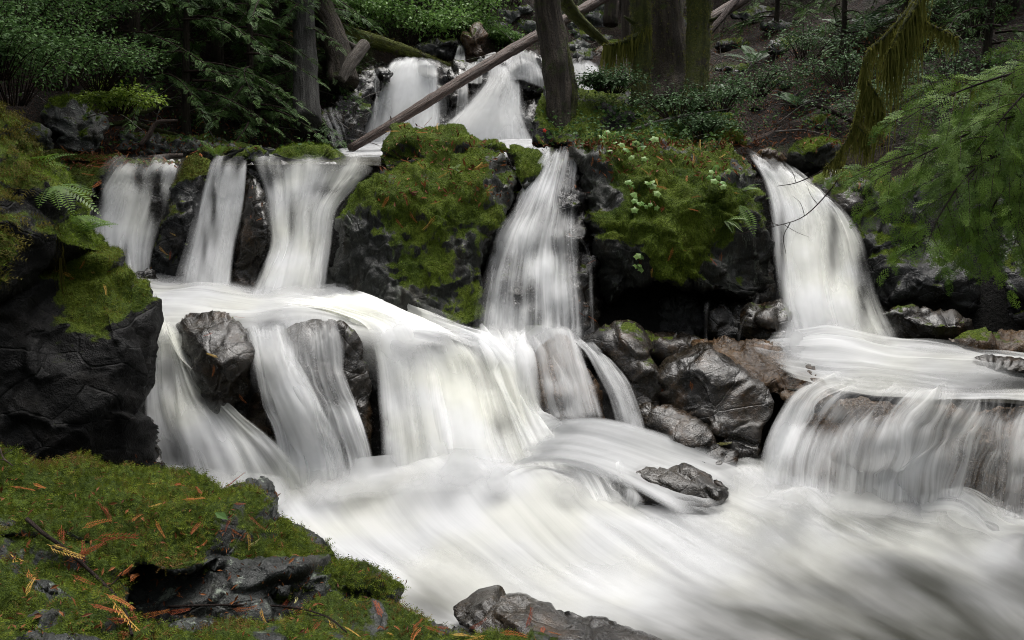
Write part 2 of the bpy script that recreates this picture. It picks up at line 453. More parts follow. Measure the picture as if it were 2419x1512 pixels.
# ------------------------------------------------------------------ terrain
def ground_z(x, y):
    x = np.asarray(x, float); y = np.asarray(y, float)
    zs = np.interp(y, [-60, 6.5, 7.0, 8.5, 9.3, 9.8, 15.4, 16.4, 17.5, 22, 60], [-.6, -.6, .25, .35, 1.6, 2.08, 2.12, 2.9, 3.5, 4.5, 23])
    dl = (x + 5.7) * -.875 + (y - 10.4) * .484
    zl = np.interp(dl, [-1, 0, 1.2, 4, 10, 40], [0, .15, 1.3, 4.4, 8, 18])
    zl = np.where(dl < -1, 0, zl) * sstep(8.5, 10, y)
    d1 = (x - 1.6) * .359 + (y - 11.3) * .933
    d2 = (x - 2.1) * .974 - (y - 11.3) * .225
    dr = np.minimum(d1, d2)
    zr = np.interp(dr, [0, 1, 8, 40], [0, .3, 3.6, 19])
    side = sstep(4.6, 6.5, np.abs(x)) * (1 - sstep(8.5, 9.6, y))
    z = zs + zl + zr
    z = z * (1 - side) + np.maximum(z, 2.1 + 0.35 * np.maximum(np.abs(x) - 6.0, 0)) * side
    back = sstep(-1.0, -6.0, y)
    z = z + back * (0.8 + np.maximum(-y - 4, 0) * 0.25)
    q = np.stack([x, y, np.zeros_like(x)], -1)
    return z + 0.16 * fbm(q * 0.55, 4) * sstep(9.5, 11, y + 0 * x) + 0.05 * fbm(q * 2.1 + 5, 3)

def build_ground():
    def axis(lo, hi, c0, c1, fine, coarse):
        a = [c0]
        while a[-1] < c1: a.append(a[-1] + fine)
        while a[-1] < hi: a.append(a[-1] + fine + (a[-1] - c1) * coarse)
        b = [c0]
        while b[-1] > lo: b.append(b[-1] - fine - (c0 - b[-1]) * coarse)
        return np.array(sorted(set(b + a)))
    xs = axis(-60, 60, -11, 11, 0.11, 0.22); ys = axis(-50, 70, 6, 24, 0.11, 0.22)
    X, Y = np.meshgrid(xs, ys)
    V = np.stack([X, Y, ground_z(X, Y)], -1).reshape(-1, 3)
    ny, nx = X.shape
    i = np.arange(ny - 1)[:, None] * nx; j = np.arange(nx - 1)[None]
    F = np.stack([i + j, i + j + 1, i + nx + j + 1, i + nx + j], -1).reshape(-1, 4)
    link('ground', npmesh('ground', V, F, M['ground']), kind='structure', label='dark forest floor and stream bed')
    return V, np.vstack([F[:, [0, 1, 2]], F[:, [0, 2, 3]]])
GV, GF = build_ground()
GB = BVHTree.FromPolygons([Vector(v) for v in GV], [tuple(f) for f in GF.tolist()])

def ground_hit(px, py, lo=9.9, hi=55.0):
    d = Vector(ray(px, py)); o = Vector(CAM) + d * (lo / d.y)
    h = GB.ray_cast(o, d)
    return float(h[0].y) if h[0] is not None else hi

# ------------------------------------------------------------------ rocks
ROCKS = {}           # key -> dict(V, F, N, moss, obj)
_bv, _bf, _bo = [], [], 0

def unit_(v): return v / np.linalg.norm(v)

def plane_idw(ctrl, x, y):
    c = np.asarray(ctrl, float)
    if len(c) == 1: return np.full(x.shape, c[0, 2])
    A = np.stack([c[:, 0], c[:, 1], np.ones(len(c))], 1)
    if len(c) >= 3:
        co = np.linalg.lstsq(A, c[:, 2], rcond=None)[0]
        lin = lambda a, b: co[0] * a + co[1] * b + co[2]
        res = c[:, 2] - lin(c[:, 0], c[:, 1]); base = lin(x, y)
    else:
        res = c[:, 2]; base = 0
    d2 = (x[:, None] - c[:, 0]) ** 2 + (y[:, None] - c[:, 1]) ** 2 + 60.0
    w = 1 / d2
    return base + (w * res).sum(1) / w.sum(1)

def rock(key, name, label, outline, ctrl, T=0.5, mat='rock', moss=0.0, seed=0, rough=0.05, facet=0.10, step=6.0, Rpx=None, blobs=(), mossnz=0.9,
         cells=2.2, jag=3.0, back=None, group=None, cat='boulder', strat=0.0, strat_dir=(0.5, 0.2, 1.0), strat_f=5.5, bulge=(), gully=0.0, chis=13):
    rs = np.random.RandomState(seed + 100)
    o = np.array(outline, float)
    per = np.linalg.norm(np.diff(np.vstack([o, o[:1]]), axis=0), axis=1).sum()
    nb = max(24, int(per / step))
    oc = catmull(np.vstack([o[-2:], o, o[:2]]), nb * 2)
    # keep the stretch of the closed line that belongs to one turn
    d0 = np.argmin(((oc - o[0]) ** 2).sum(1)[: nb]); d1 = len(oc) - 1 - np.argmin(((oc - o[0]) ** 2).sum(1)[::-1][: nb])
    oc = catmull(oc[d0:d1], nb)[:-1]
    nz = np.stack([fbm(np.stack([oc[:, 0] / 28 + seed, oc[:, 1] / 28, np.full(len(oc), k * 9.1)], 1), 3) for k in (0, 1)], 1)
    oc = oc + jag * nz
    lo, hi = oc.min(0), oc.max(0)
    gx, gy = np.meshgrid(np.arange(lo[0], hi[0], step), np.arange(lo[1], hi[1], step * 0.87))
    gx = gx + (np.arange(gx.shape[0]) % 2)[:, None] * step * 0.5
    g = np.stack([gx.ravel(), gy.ravel()], 1) + rs.uniform(-.22, .22, (gx.size, 2)) * step
    a, b = oc, np.roll(oc, -1, 0)
    ins = np.zeros(len(g), bool)
    for k in range(len(a)):
        cond = (a[k, 1] > g[:, 1]) != (b[k, 1] > g[:, 1])
        xi = a[k, 0] + (g[:, 1] - a[k, 1]) * (b[k, 0] - a[k, 0]) / (b[k, 1] - a[k, 1] + 1e-12)
        ins ^= cond & (g[:, 0] < xi)
    def edged(q):
        best = np.full(len(q), 1e9)
        e = b - a; L = (e ** 2).sum(1) + 1e-9
        for k in range(len(a)):
            t = np.clip(((q - a[k]) @ e[k]) / L[k], 0, 1)
            best = np.minimum(best, ((q - a[k] - t[:, None] * e[k]) ** 2).sum(1))
        return np.sqrt(best)
    g = g[ins]; dg = edged(g); g = g[dg > step * 0.55]
    pts = np.vstack([oc, g])
    n = len(oc)
    r = delaunay_2d_cdt([Vector(p) for p in pts], [(i, (i + 1) % n) for i in range(n)], [], 1, 1e-4)
    pts = np.array([v[:] for v in r[0]], float); tri = np.array([f for f in r[2] if len(f) == 3], int)
    d = edged(pts)
    rim = d < 0.05
    Rp = Rpx or 0.42 * min(hi - lo)
    q = np.clip(d / Rp, 0, 1)
    prof = np.sqrt(np.clip(1 - (1 - q) ** 2, 0, 1))
    Db = plane_idw(ctrl, pts[:, 0], pts[:, 1])
    df = Db - T * prof
    for (bx, by, br, ba) in bulge:
        df = df - ba * np.exp(-((pts[:, 0] - bx) ** 2 + (pts[:, 1] - by) ** 2) / br ** 2) * np.clip(d / 25, 0, 1)
    bk = Db + (back if back is not None else T) * prof + 0.02
    Vf = P(pts[:, 0], pts[:, 1], df)
    ib = np.full(len(pts), -1); ib[~rim] = len(pts) + np.arange((~rim).sum()); ib[rim] = np.where(rim)[0]
    # coarser back would save little; the same triangles mirrored
    Vb = P(pts[:, 0], pts[:, 1], bk)[~rim]
    V = np.vstack([Vf, Vb])
    # outward winding for the front (towards the viewer)
    A_, B_, C_ = Vf[tri[:, 0]], Vf[tri[:, 1]], Vf[tri[:, 2]]
    flip = (np.cross(B_ - A_, C_ - A_) * (CAM - A_)).sum(1) < 0
    tri[flip] = tri[flip][:, ::-1]
    F = np.vstack([tri, ib[tri][:, ::-1]])
    if chis:                                     # flat fracture planes knocked off the round body
        up_ = np.array((0, 0, 1.0)); tc = unit_(CAM - V.mean(0))
        cw = np.concatenate([prof, prof[~rim]]); cw = .22 + .78 * cw
        for k in range(chis):
            nn = unit_(rs.normal(size=3) + 1.0 * tc + .35 * up_)
            h = V @ nn; lo_h, hi_h = np.percentile(h, 2), h.max()
            dcut = hi_h - rs.uniform(.05, .20) * (hi_h - lo_h)
            V = V - nn * (np.maximum(0, h - dcut) * .85 * cw)[:, None]
    N = vnormals(V, F)
    s = V + seed * 7.77
    f1, f2, fac = worley(s * cells + 0.25 * fbm(s * 1.7, 2)[:, None])
    ew = sstep(0.0, 0.16, f2 - f1)
    dsp = .62 * rough * fbm(s * 3.1, 5, gain=0.5) + .85 * facet / cells * 2.0 * (fac * ew) - 0.022 * (1 - sstep(0.0, 0.09, f2 - f1)) * (rough > 0)
    f1b, f2b, facb = worley(s * cells * 3.1 + 3.3)
    dsp = dsp + facet * 0.28 / cells * 2.0 * facb * sstep(0, 0.2, f2b - f1b)
    if strat:
        sd = np.array(strat_dir); sd = sd / np.linalg.norm(sd)
        h = (s @ sd) * strat_f + 1.1 * fbm(s * 0.9, 3)
        dsp = dsp + strat * (np.abs((h % 1.0) - 0.35) ** 0.6 - 0.5)
    if gully:
        qg = s * np.array((7.0, 7.0, 1.1))
        dsp = dsp + gully * (np.abs(pnoise(qg)) + 0.5 * np.abs(pnoise(qg * 2.1)) - 0.5)
    V = V + N * dsp[:, None]
    N = vnormals(V, F)
    # moss grows on what looks up, in patches of its own
    pv = np.concatenate([pts, pts[~rim]])
    ms = mossnz * (N[:, 2] - 0.25) + moss + 0.6 * fbm(s * 2.3 + 40, 4)
    for (bx, by, br, ba) in blobs:
        ms = ms + ba * np.exp(-((pv[:, 0] - bx) ** 2 + (pv[:, 1] - by) ** 2) / br ** 2)
    ms = np.clip(ms, -0.5, 1.3)
    m = npmesh(name, V, F, M[mat], attrs={'moss': ms})
    ob = link(name, m, None, label, cat, group)
    global _bo
    _bv.append(V); _bf.append(F + _bo); _bo += len(V)
    ROCKS[key] = dict(V=V, F=F, N=N, moss=ms, obj=ob)
    return ob

exec_order = None
# ---- back of the upper pool and side banks first (far), then nearer rocks
rock('cap', 'boulder', 'mossy cap boulder on top of the central rock, in front of the far waterfall',
     [(905, 372), (903, 340), (918, 306), (940, 296), (1010, 301), (1062, 298), (1092, 306), (1130, 326), (1172, 334), (1206, 341), (1212, 360), (1150, 372), (1060, 378), (990, 385), (930, 410), (898, 400)],
     [(910, 350, 9.9), (1060, 300, 10.3), (1200, 345, 10.0), (1050, 375, 9.5)], T=0.45, mat='rock_face', moss=0.42, seed=1, rough=0.06, step=5)
rock('centre', 'boulder', 'large moss-covered boulder between the left falls and the middle fall',
     [(898, 400), (862, 432), (828, 462), (800, 492), (786, 530), (788, 570), (776, 630), (772, 690), (775, 760), (1000, 830), (1130, 850), (1140, 770), (1150, 650), (1168, 570), (1190, 520), (1208, 465), (1222, 425), (1206, 385), (1196, 358), (1100, 350), (1050, 354), (990, 364), (940, 380)],
     [(900, 400, 9.5), (1050, 352, 9.8), (1200, 360, 9.7), (790, 530, 8.9), (775, 700, 8.75), (1130, 800, 8.2), (1170, 560, 8.9), (960, 780, 8.3)], T=0.62, mat='rock_face', moss=0.28, chis=8, mossnz=.55, seed=2, rough=0.07, facet=0.12, step=5.5, Rpx=150,
     blobs=[(1000, 470, 130, .55), (1000, 560, 120, .25), (1100, 420, 80, .3), (870, 640, 60, -.4), (800, 600, 60, -1.0), (1000, 720, 110, -.35), (1000, 450, 30, -.3)], bulge=[(1000, 500, 60, 0.12), (1080, 470, 60, 0.1)], gully=0.05)
rock('saddle', 'boulder', 'small mossy stone at the lip left of the middle fall',
     [(1200, 352), (1230, 345), (1262, 350), (1296, 372), (1290, 400), (1262, 430), (1228, 442), (1212, 400)], [(1240, 345, 9.9), (1290, 380, 9.7), (1225, 440, 9.3)], T=0.2, mat='rock_face', moss=0.45, seed=3, step=5, cat='stone')
rock('steps', 'rock_step', 'dark wet rock steps behind the veil of the middle fall',
     [(1195, 372), (1290, 360), (1400, 364), (1420, 430), (1412, 560), (1420, 660), (1424, 800), (1420, 860), (1110, 860), (1116, 700), (1140, 600), (1170, 520), (1200, 450)],
     [(1200, 380, 9.9), (1400, 370, 9.8), (1120, 800, 8.35), (1420, 800, 8.4), (1280, 560, 9.05)], T=0.30, mat='rock_wet', moss=-0.25, seed=4, rough=0.06, facet=0.16, cells=3.0, step=6, Rpx=60, cat='rock', gully=0.03)
rock('right', 'boulder', 'broad mossy boulder right of the middle fall with pale leafy plants on its face',
     [(1340, 352), (1398, 320), (1450, 310), (1510, 304), (1560, 304), (1592, 328), (1640, 342), (1720, 336), (1756, 350), (1776, 385), (1802, 402), (1786, 430), (1812, 462), (1816, 520), (1824, 580), (1822, 640), (1800, 690), (1748, 700), (1700, 692), (1648, 680), (1600, 686), (1552, 672), (1505, 694), (1452, 712), (1424, 735), (1408, 700), (1412, 640), (1402, 560), (1384, 480), (1368, 410), (1344, 378)],
     [(1350, 360, 9.9), (1510, 305, 10.2), (1750, 345, 10.0), (1800, 420, 9.5), (1820, 600, 8.9), (1600, 685, 8.6), (1420, 720, 8.6), (1400, 520, 9.1)], T=0.62, mat='rock_face', moss=0.16, chis=8, mossnz=.55, seed=5, rough=0.07, facet=0.13, step=5.5, Rpx=120,
     blobs=[(1590, 520, 120, .7), (1580, 610, 80, .8), (1480, 520, 60, .35), (1480, 350, 90, .55), (1650, 400, 90, .2), (1450, 620, 60, -.6), (1420, 450, 40, -.7), (1780, 620, 60, -.6), (1680, 520, 90, .55), (1650, 620, 70, .6)],
     strat=0.085, strat_f=3.4, strat_dir=(0.85, 0.1, 0.5), bulge=[(1570, 560, 80, 0.14), (1480, 430, 60, 0.1), (1700, 480, 50, 0.08)], gully=0.03)
rock('wedge', 'rock', 'dark wet rock wedge hanging beside the right waterfall',
     [(1720, 560), (1790, 560), (1828, 600), (1836, 650), (1840, 740), (1740, 740), (1700, 690), (1706, 620)], [(1780, 600, 9.15), (1770, 720, 8.95)], T=0.18, mat='rock_slab', moss=-.3, chis=16, seed=6, rough=0.05, facet=.09, cells=1.9, cat='rock')
rock('cave', 'rock_wall', 'black rock wall in the hollow under the right mossy boulder',
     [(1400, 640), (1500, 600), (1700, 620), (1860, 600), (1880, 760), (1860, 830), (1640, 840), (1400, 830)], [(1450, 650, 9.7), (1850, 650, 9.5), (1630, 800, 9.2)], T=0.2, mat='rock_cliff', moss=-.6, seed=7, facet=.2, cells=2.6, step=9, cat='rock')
rock('caveblock', 'boulder', 'grey brown block standing in the hollow under the mossy boulder',
     [(1560, 700), (1610, 690), (1670, 715), (1690, 770), (1680, 815), (1560, 815), (1540, 760)], [(1600, 700, 9.0), (1610, 800, 8.7)], T=0.25, mat='rock', moss=-.6, seed=8, facet=.16, cells=2.4, cat='rock')
rock('caveblock2', 'boulder', 'wet dark stone with a trickle running over it beside the right fall',
     [(1680, 720), (1730, 706), (1770, 714), (1776, 770), (1760, 810), (1690, 810), (1668, 770)], [(1720, 715, 8.7), (1720, 800, 8.45)], T=0.2, mat='rock_wet', moss=-.4, seed=9, facet=.16, cells=3, cat='rock')
rock('fallstone', 'boulder', 'shiny wet stone at the foot of the right waterfall, water brushing its side',
     [(1752, 800), (1758, 740), (1784, 712), (1845, 702), (1876, 730), (1880, 790), (1840, 815), (1790, 822)], [(1810, 705, 8.4), (1810, 810, 8.05)], T=0.3, mat='rock_slab', moss=-.15, chis=18, seed=10, facet=.07, cells=1.5, cat='rock')
# ---- left upper falls
rock('pillar1', 'rock_pillar', 'leaning dark mossy rock rib between the first and second left falls',
     [(436, 372), (480, 360), (508, 384), (484, 450), (462, 530), (442, 600), (430, 665), (368, 672), (346, 630), (362, 570), (392, 480), (412, 418)], [(470, 365, 9.7), (400, 470, 9.35), (360, 630, 8.9), (430, 640, 8.9)], T=0.35, mat='rock', moss=-0.05, seed=11, rough=.05, facet=.12, cells=2.8, blobs=[(460, 390, 50, .6)], step=5, cat='rock')
rock('pillar2', 'rock_pillar', 'narrow wet rock rib between the second and third left falls',
     [(570, 392), (600, 408), (618, 450), (630, 520), (632, 590), (610, 650), (592, 700), (555, 700), (546, 620), (556, 540), (566, 460)], [(585, 400, 9.6), (600, 520, 9.2), (570, 690, 8.9)], T=0.28, mat='rock_slab', moss=-0.3, chis=16, seed=12, rough=.03, facet=.09, cells=1.9, step=5, cat='rock')
rock('lipback', 'rock_ledge', 'dark rock ledge under the left upper falls',
     [(150, 430), (260, 402), (420, 394), (520, 390), (640, 392), (800, 392), (895, 398), (880, 480), (800, 560), (800, 720), (560, 720), (300, 700), (200, 600)], [(200, 440, 9.75), (640, 395, 9.85), (880, 400, 9.9), (250, 650, 9.15), (560, 700, 9.2), (780, 700, 9.2)], T=0.12, mat='rock_wet', moss=-.5, seed=13, rough=.06, facet=.2, cells=2.4, step=8, Rpx=40, cat='rock')
rock('stonea', 'stone', 'small dark stone at the foot of the first left fall',
     [(318, 655), (345, 636), (375, 655), (378, 672), (320, 676)], [(345, 655, 8.75)], T=0.12, mat='rock_wet', moss=-.5, seed=14, step=5, cat='stone')
rock('leftledge', 'rock_ledge', 'mossy ledge strewn with orange leaves left of the upper falls',
     [(90, 368), (160, 356), (250, 366), (330, 372), (428, 372), (420, 396), (340, 400), (270, 404), (236, 440), (220, 490), (200, 560), (150, 520), (110, 430)], [(150, 360, 10.2), (420, 380, 9.9), (220, 470, 9.3)], T=0.3, mat='rock', moss=0.3, seed=15, rough=.06, facet=.12, cells=3, step=5, cat='rock', strat=.03)
rock('topstone', 'stone', 'lichen-spotted stone on the ledge above the second left fall',
     [(552, 386), (560, 362), (586, 344), (612, 342), (634, 356), (642, 386)], [(597, 380, 10.1)], T=0.2, mat='rock_grey', moss=0.2, seed=16, step=4, cat='stone')
rock('topflat', 'rock', 'low mossy rock on the upper pool beside the broken log',
     [(640, 384), (650, 356), (700, 342), (760, 340), (800, 352), (826, 372), (830, 388)], [(730, 380, 11.0)], T=0.4, mat='rock_face', moss=0.4, seed=17, step=5, cat='rock')
rock('topflat2', 'rock', 'flat moss rock behind the stream ledge below the left bank',
     [(440, 372), (500, 350), (560, 346), (560, 380)], [(500, 370, 10.4)], T=0.25, mat='rock_face', moss=0.35, seed=18, step=5, cat='stone')
# ---- lower fall rocks
rock('wetA', 'boulder', 'black wet boulder splitting the lower left cascade',
     [(413, 790), (418, 762), (444, 738), (490, 724), (532, 734), (572, 764), (594, 802), (608, 845), (602, 884), (612, 912), (600, 960), (566, 1000), (520, 985), (478, 930), (440, 850)], [(480, 730, 7.25), (600, 850, 6.95), (420, 790, 7.1), (560, 960, 6.75)], T=0.34, mat='rock_slab', moss=-0.32, chis=18, seed=20, rough=.025, facet=.07, cells=1.5, step=5, cat='rock')
rock('wetA2', 'rock', 'small rock veiled by water below the black wet boulder',
     [(576, 970), (596, 912), (636, 896), (668, 925), (684, 1000), (690, 1060), (640, 1090), (590, 1050)], [(630, 900, 6.95), (640, 1050, 6.75)], T=0.22, mat='rock_slab', moss=-.4, chis=16, seed=21, facet=.09, cells=1.9, cat='rock')
rock('wetB', 'boulder', 'dark dripping boulder in the middle of the lower cascade',
     [(640, 820), (660, 786), (710, 768), (782, 757), (822, 774), (860, 806), (868, 842), (884, 884), (892, 960), (896, 1060), (894, 1150), (760, 1150), (690, 1050), (650, 930)], [(720, 768, 7.2), (860, 820, 6.95), (780, 1100, 6.6), (890, 1000, 6.75), (650, 880, 7.0)], T=0.3, mat='rock_slab', moss=-.3, chis=16, seed=22, rough=.03, facet=.09, cells=1.9, step=5.5, Rpx=80, cat='rock')
rock('mainback', 'rock_ledge', 'rock step hidden behind the broad main cascade',
     [(380, 800), (600, 800), (900, 800), (1100, 815), (1260, 815), (1300, 900), (1330, 1050), (1330, 1200), (380, 1200), (350, 1000)], [(400, 810, 7.5), (900, 810, 7.4), (1280, 830, 7.5), (400, 1150, 7.0), (1200, 1150, 7.0)], T=0.12, mat='rock_wet', moss=-.7, seed=23, facet=.2, step=10, Rpx=40, cat='rock')
rock('veiled', 'boulder', 'grey brown rock under a thin water veil at the foot of the middle fall',
     [(1258, 830), (1275, 792), (1312, 776), (1350, 798), (1372, 850), (1404, 900), (1424, 960), (1440, 1010), (1290, 1010), (1264, 920)], [(1310, 780, 7.6), (1280, 980, 7.1), (1430, 980, 7.1)], T=0.3, mat='rock_brown', moss=-.4, chis=16, seed=24, facet=.09, cells=1.9, cat='rock')
rock('R1', 'boulder', 'dark mossy wet rock with ridges right of the middle fall foot',
     [(1384, 800), (1428, 766), (1490, 764), (1530, 790), (1548, 850), (1564, 900), (1580, 960), (1590, 1040), (1530, 1030), (1500, 962), (1470, 894), (1430, 842), (1394, 820)], [(1440, 768, 7.9), (1540, 840, 7.6), (1560, 1000, 7.0), (1400, 815, 7.75)], T=0.3, mat='rock_slab', moss=-.4, chis=18, seed=25, rough=.025, facet=.07, cells=1.5, step=5, cat='rock', strat=.015, strat_dir=(.8, .1, .6))
rock('R1b', 'rock', 'low wet stone behind the ridged dark rock, under the hollow',
     [(1500, 800), (1560, 786), (1640, 800), (1690, 815), (1680, 850), (1600, 860), (1530, 840)], [(1590, 795, 8.3), (1600, 850, 7.9)], T=0.2, mat='rock_slab', moss=-.3, chis=18, seed=26, facet=.07, cells=1.5, cat='rock')
rock('slab', 'rock_slab', 'flat brown slab washed by thin water below the right waterfall',
     [(1600, 835), (1660, 806), (1760, 798), (1840, 806), (1910, 846), (1960, 890), (1980, 950), (1880, 970), (1810, 920), (1720, 870), (1640, 850)], [(1650, 815, 7.95), (1840, 806, 7.9), (1930, 900, 7.0), (1700, 865, 7.3), (1860, 960, 6.6)], T=0.10, mat='rock_brown', moss=-.6, seed=27, rough=.03, facet=.14, cells=2.0, step=5, Rpx=25, cat='rock', strat=.03, strat_dir=(0.05, .25, 1))
rock('R2', 'boulder', 'large glossy dark boulder with an orange twig beside the right cascade',
     [(1542, 860), (1590, 826), (1660, 806), (1704, 832), (1750, 868), (1800, 898), (1828, 930), (1832, 972), (1806, 1010), (1790, 1080), (1740, 1090), (1690, 1040), (1620, 1000), (1572, 964), (1552, 905)], [(1600, 825, 7.6), (1700, 835, 7.35), (1820, 940, 6.75), (1770, 1070, 6.5), (1570, 950, 7.1)], T=0.36, mat='rock_slab', moss=-.9, chis=18, seed=28, rough=.025, facet=.07, cells=1.5, step=5, cat='rock')
rock('R4', 'rock', 'low knobbly wet rock at the waterline below the large glossy boulder',
     [(1490, 962), (1560, 960), (1640, 996), (1700, 1036), (1752, 1066), (1760, 1110), (1680, 1110), (1600, 1080), (1520, 1050)], [(1500, 970, 7.0), (1740, 1070, 6.45), (1600, 1060, 6.6)], T=0.18, mat='rock_slab', moss=-.7, chis=18, seed=29, rough=.025, facet=.07, cells=1.5, step=5, cat='rock')
rock('mid', 'rock', 'low layered rock amid the stream with water sliding over its top',
     [(1408, 1104), (1470, 1096), (1560, 1100), (1630, 1108), (1690, 1120), (1732, 1144), (1740, 1176), (1690, 1205), (1600, 1220), (1520, 1200), (1460, 1176), (1420, 1140)], [(1420, 1104, 6.35), (1700, 1128, 6.12), (1600, 1208, 5.85)], T=0.13, mat='rock_slab', moss=-.9, chis=18, seed=30, rough=.025, facet=.07, cells=1.5, step=5, cat='rock', strat=.015, strat_dir=(.1, .2, 1))
rock('shelf', 'rock_shelf', 'brown rock shelf beneath the lower right cascade',
     [(1850, 975), (1960, 940), (2120, 955), (2300, 962), (2520, 965), (2520, 1260), (2300, 1260), (2000, 1200), (1860, 1130), (1830, 1040)], [(1860, 950, 6.55), (2500, 930, 6.6), (1900, 1100, 6.35), (2450, 1220, 6.0), (2200, 1020, 6.15)], T=0.15, mat='rock_brown', moss=-.7, seed=31, rough=.05, facet=.14, cells=2.4, step=7, Rpx=50, cat='rock')
rock('rslab', 'rock', 'low dark rock breaking the surface at the right edge',
     [(2262, 850), (2320, 838), (2400, 846), (2480, 860), (2480, 890), (2380, 876), (2300, 872)], [(2370, 860, 7.3)], T=0.25, mat='rock_slab', moss=-.5, chis=16, seed=32, cat='rock')
# ---- right bank
rock('rb1', 'boulder', 'round brown stone at the head of the right waterfall',
     [(1770, 396), (1776, 362), (1806, 346), (1838, 352), (1862, 382), (1866, 404), (1800, 410)], [(1815, 390, 10.6)], T=0.3, mat='rock_brown', moss=-.3, seed=40, step=5, rough=.03, facet=.06, cat='boulder')
rock('rb2', 'boulder', 'round mossy stone beside the brown one above the right waterfall',
     [(1856, 386), (1872, 344), (1912, 324), (1960, 322), (1996, 346), (2000, 396), (1930, 410), (1870, 406)], [(1925, 380, 10.4)], T=0.4, mat='rock_face', moss=.3, seed=41, step=5, rough=.04, facet=.08)
rock('rb3', 'rock', 'wet mottled rock at the right side of the right fall lip',
     [(1880, 420), (1940, 400), (2020, 408), (2060, 440), (2040, 520), (2000, 500), (1930, 470)], [(1950, 405, 9.9), (2020, 500, 9.3)], T=0.25, mat='rock_slab', moss=-.1, chis=16, seed=42, facet=.09, cells=1.9, cat='rock')
rock('rb4', 'boulder', 'flat-topped block with orange leaves on its pale top, right of the right fall',
     [(1985, 440), (2030, 428), (2110, 430), (2180, 444), (2190, 520), (2160, 590), (2060, 600), (2010, 540)], [(2080, 432, 9.7), (2080, 590, 9.1)], T=0.3, mat='rock_face', moss=.1, seed=43, facet=.14, cells=2, Rpx=30)
rock('rb5', 'boulder', 'big dark mossy block on the right bank under the hemlock boughs',
     [(2030, 545), (2120, 540), (2230, 560), (2290, 620), (2290, 760), (2100, 780), (2060, 700)], [(2150, 545, 9.3), (2170, 740, 8.7)], T=0.35, mat='rock', moss=0.0, seed=44, facet=.14, cells=1.8)
rock('rb6', 'rock_wall', 'black rock wall at the far right behind the boughs',
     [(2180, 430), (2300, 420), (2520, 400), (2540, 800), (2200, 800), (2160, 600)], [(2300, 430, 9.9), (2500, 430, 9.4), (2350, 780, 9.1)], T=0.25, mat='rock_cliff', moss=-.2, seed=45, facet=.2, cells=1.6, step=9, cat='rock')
rock('rb7', 'rock_ledge', 'wet ledge stone along the right edge of the right pool',
     [(2060, 740), (2120, 726), (2230, 728), (2300, 748), (2310, 800), (2200, 812), (2090, 800)], [(2180, 735, 8.5), (2180, 800, 8.1)], T=0.22, mat='rock_slab', moss=-.15, chis=16, seed=46, facet=.09, cells=1.9, cat='rock')
rock('rb8', 'rock_slab', 'flat mossy slab at the right rim of the right pool',
     [(2230, 800), (2300, 786), (2420, 790), (2520, 800), (2520, 846), (2400, 836), (2290, 830)], [(2380, 795, 8.2), (2380, 835, 7.7)], T=0.14, mat='rock_brown', moss=-.05, seed=47, facet=.14, cells=2.6, cat='rock')
rock('rb9', 'boulder', 'squarish boulder at the right edge above the flat mossy slab',
     [(2370, 560), (2450, 556), (2520, 570), (2520, 780), (2400, 780), (2372, 700)], [(2440, 560, 8.9), (2440, 770, 8.3)], T=0.25, mat='rock', moss=-.1, seed=48, facet=.16, cells=1.8)
# ---- left cliff
rock('hump', 'cliff', 'moss-draped outcrop at the left edge above the dark cliff',
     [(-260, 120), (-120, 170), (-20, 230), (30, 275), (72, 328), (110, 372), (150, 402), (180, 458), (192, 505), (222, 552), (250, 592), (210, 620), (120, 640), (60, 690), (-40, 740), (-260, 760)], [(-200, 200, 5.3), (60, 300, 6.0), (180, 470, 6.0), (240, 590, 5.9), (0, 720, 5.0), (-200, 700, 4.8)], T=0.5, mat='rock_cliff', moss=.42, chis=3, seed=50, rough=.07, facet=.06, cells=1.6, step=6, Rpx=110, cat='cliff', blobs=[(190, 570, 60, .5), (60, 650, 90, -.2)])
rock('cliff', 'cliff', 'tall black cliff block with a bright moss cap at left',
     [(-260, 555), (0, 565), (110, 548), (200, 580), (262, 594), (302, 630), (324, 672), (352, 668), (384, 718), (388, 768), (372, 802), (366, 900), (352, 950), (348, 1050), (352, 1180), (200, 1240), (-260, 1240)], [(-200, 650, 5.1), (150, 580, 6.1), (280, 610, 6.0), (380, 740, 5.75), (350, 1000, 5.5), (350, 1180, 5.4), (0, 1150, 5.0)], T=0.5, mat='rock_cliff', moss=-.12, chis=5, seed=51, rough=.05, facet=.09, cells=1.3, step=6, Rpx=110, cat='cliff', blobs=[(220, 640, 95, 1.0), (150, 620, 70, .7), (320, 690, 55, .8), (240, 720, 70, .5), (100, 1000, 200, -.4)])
rock('cliffstone', 'rock', 'wet dark rock at the cliff foot beside the lower left cascade',
     [(330, 1000), (362, 980), (380, 1060), (390, 1160), (330, 1180)], [(360, 1080, 5.9)], T=0.2, mat='rock_wet', moss=-.5, seed=52, cat='rock')
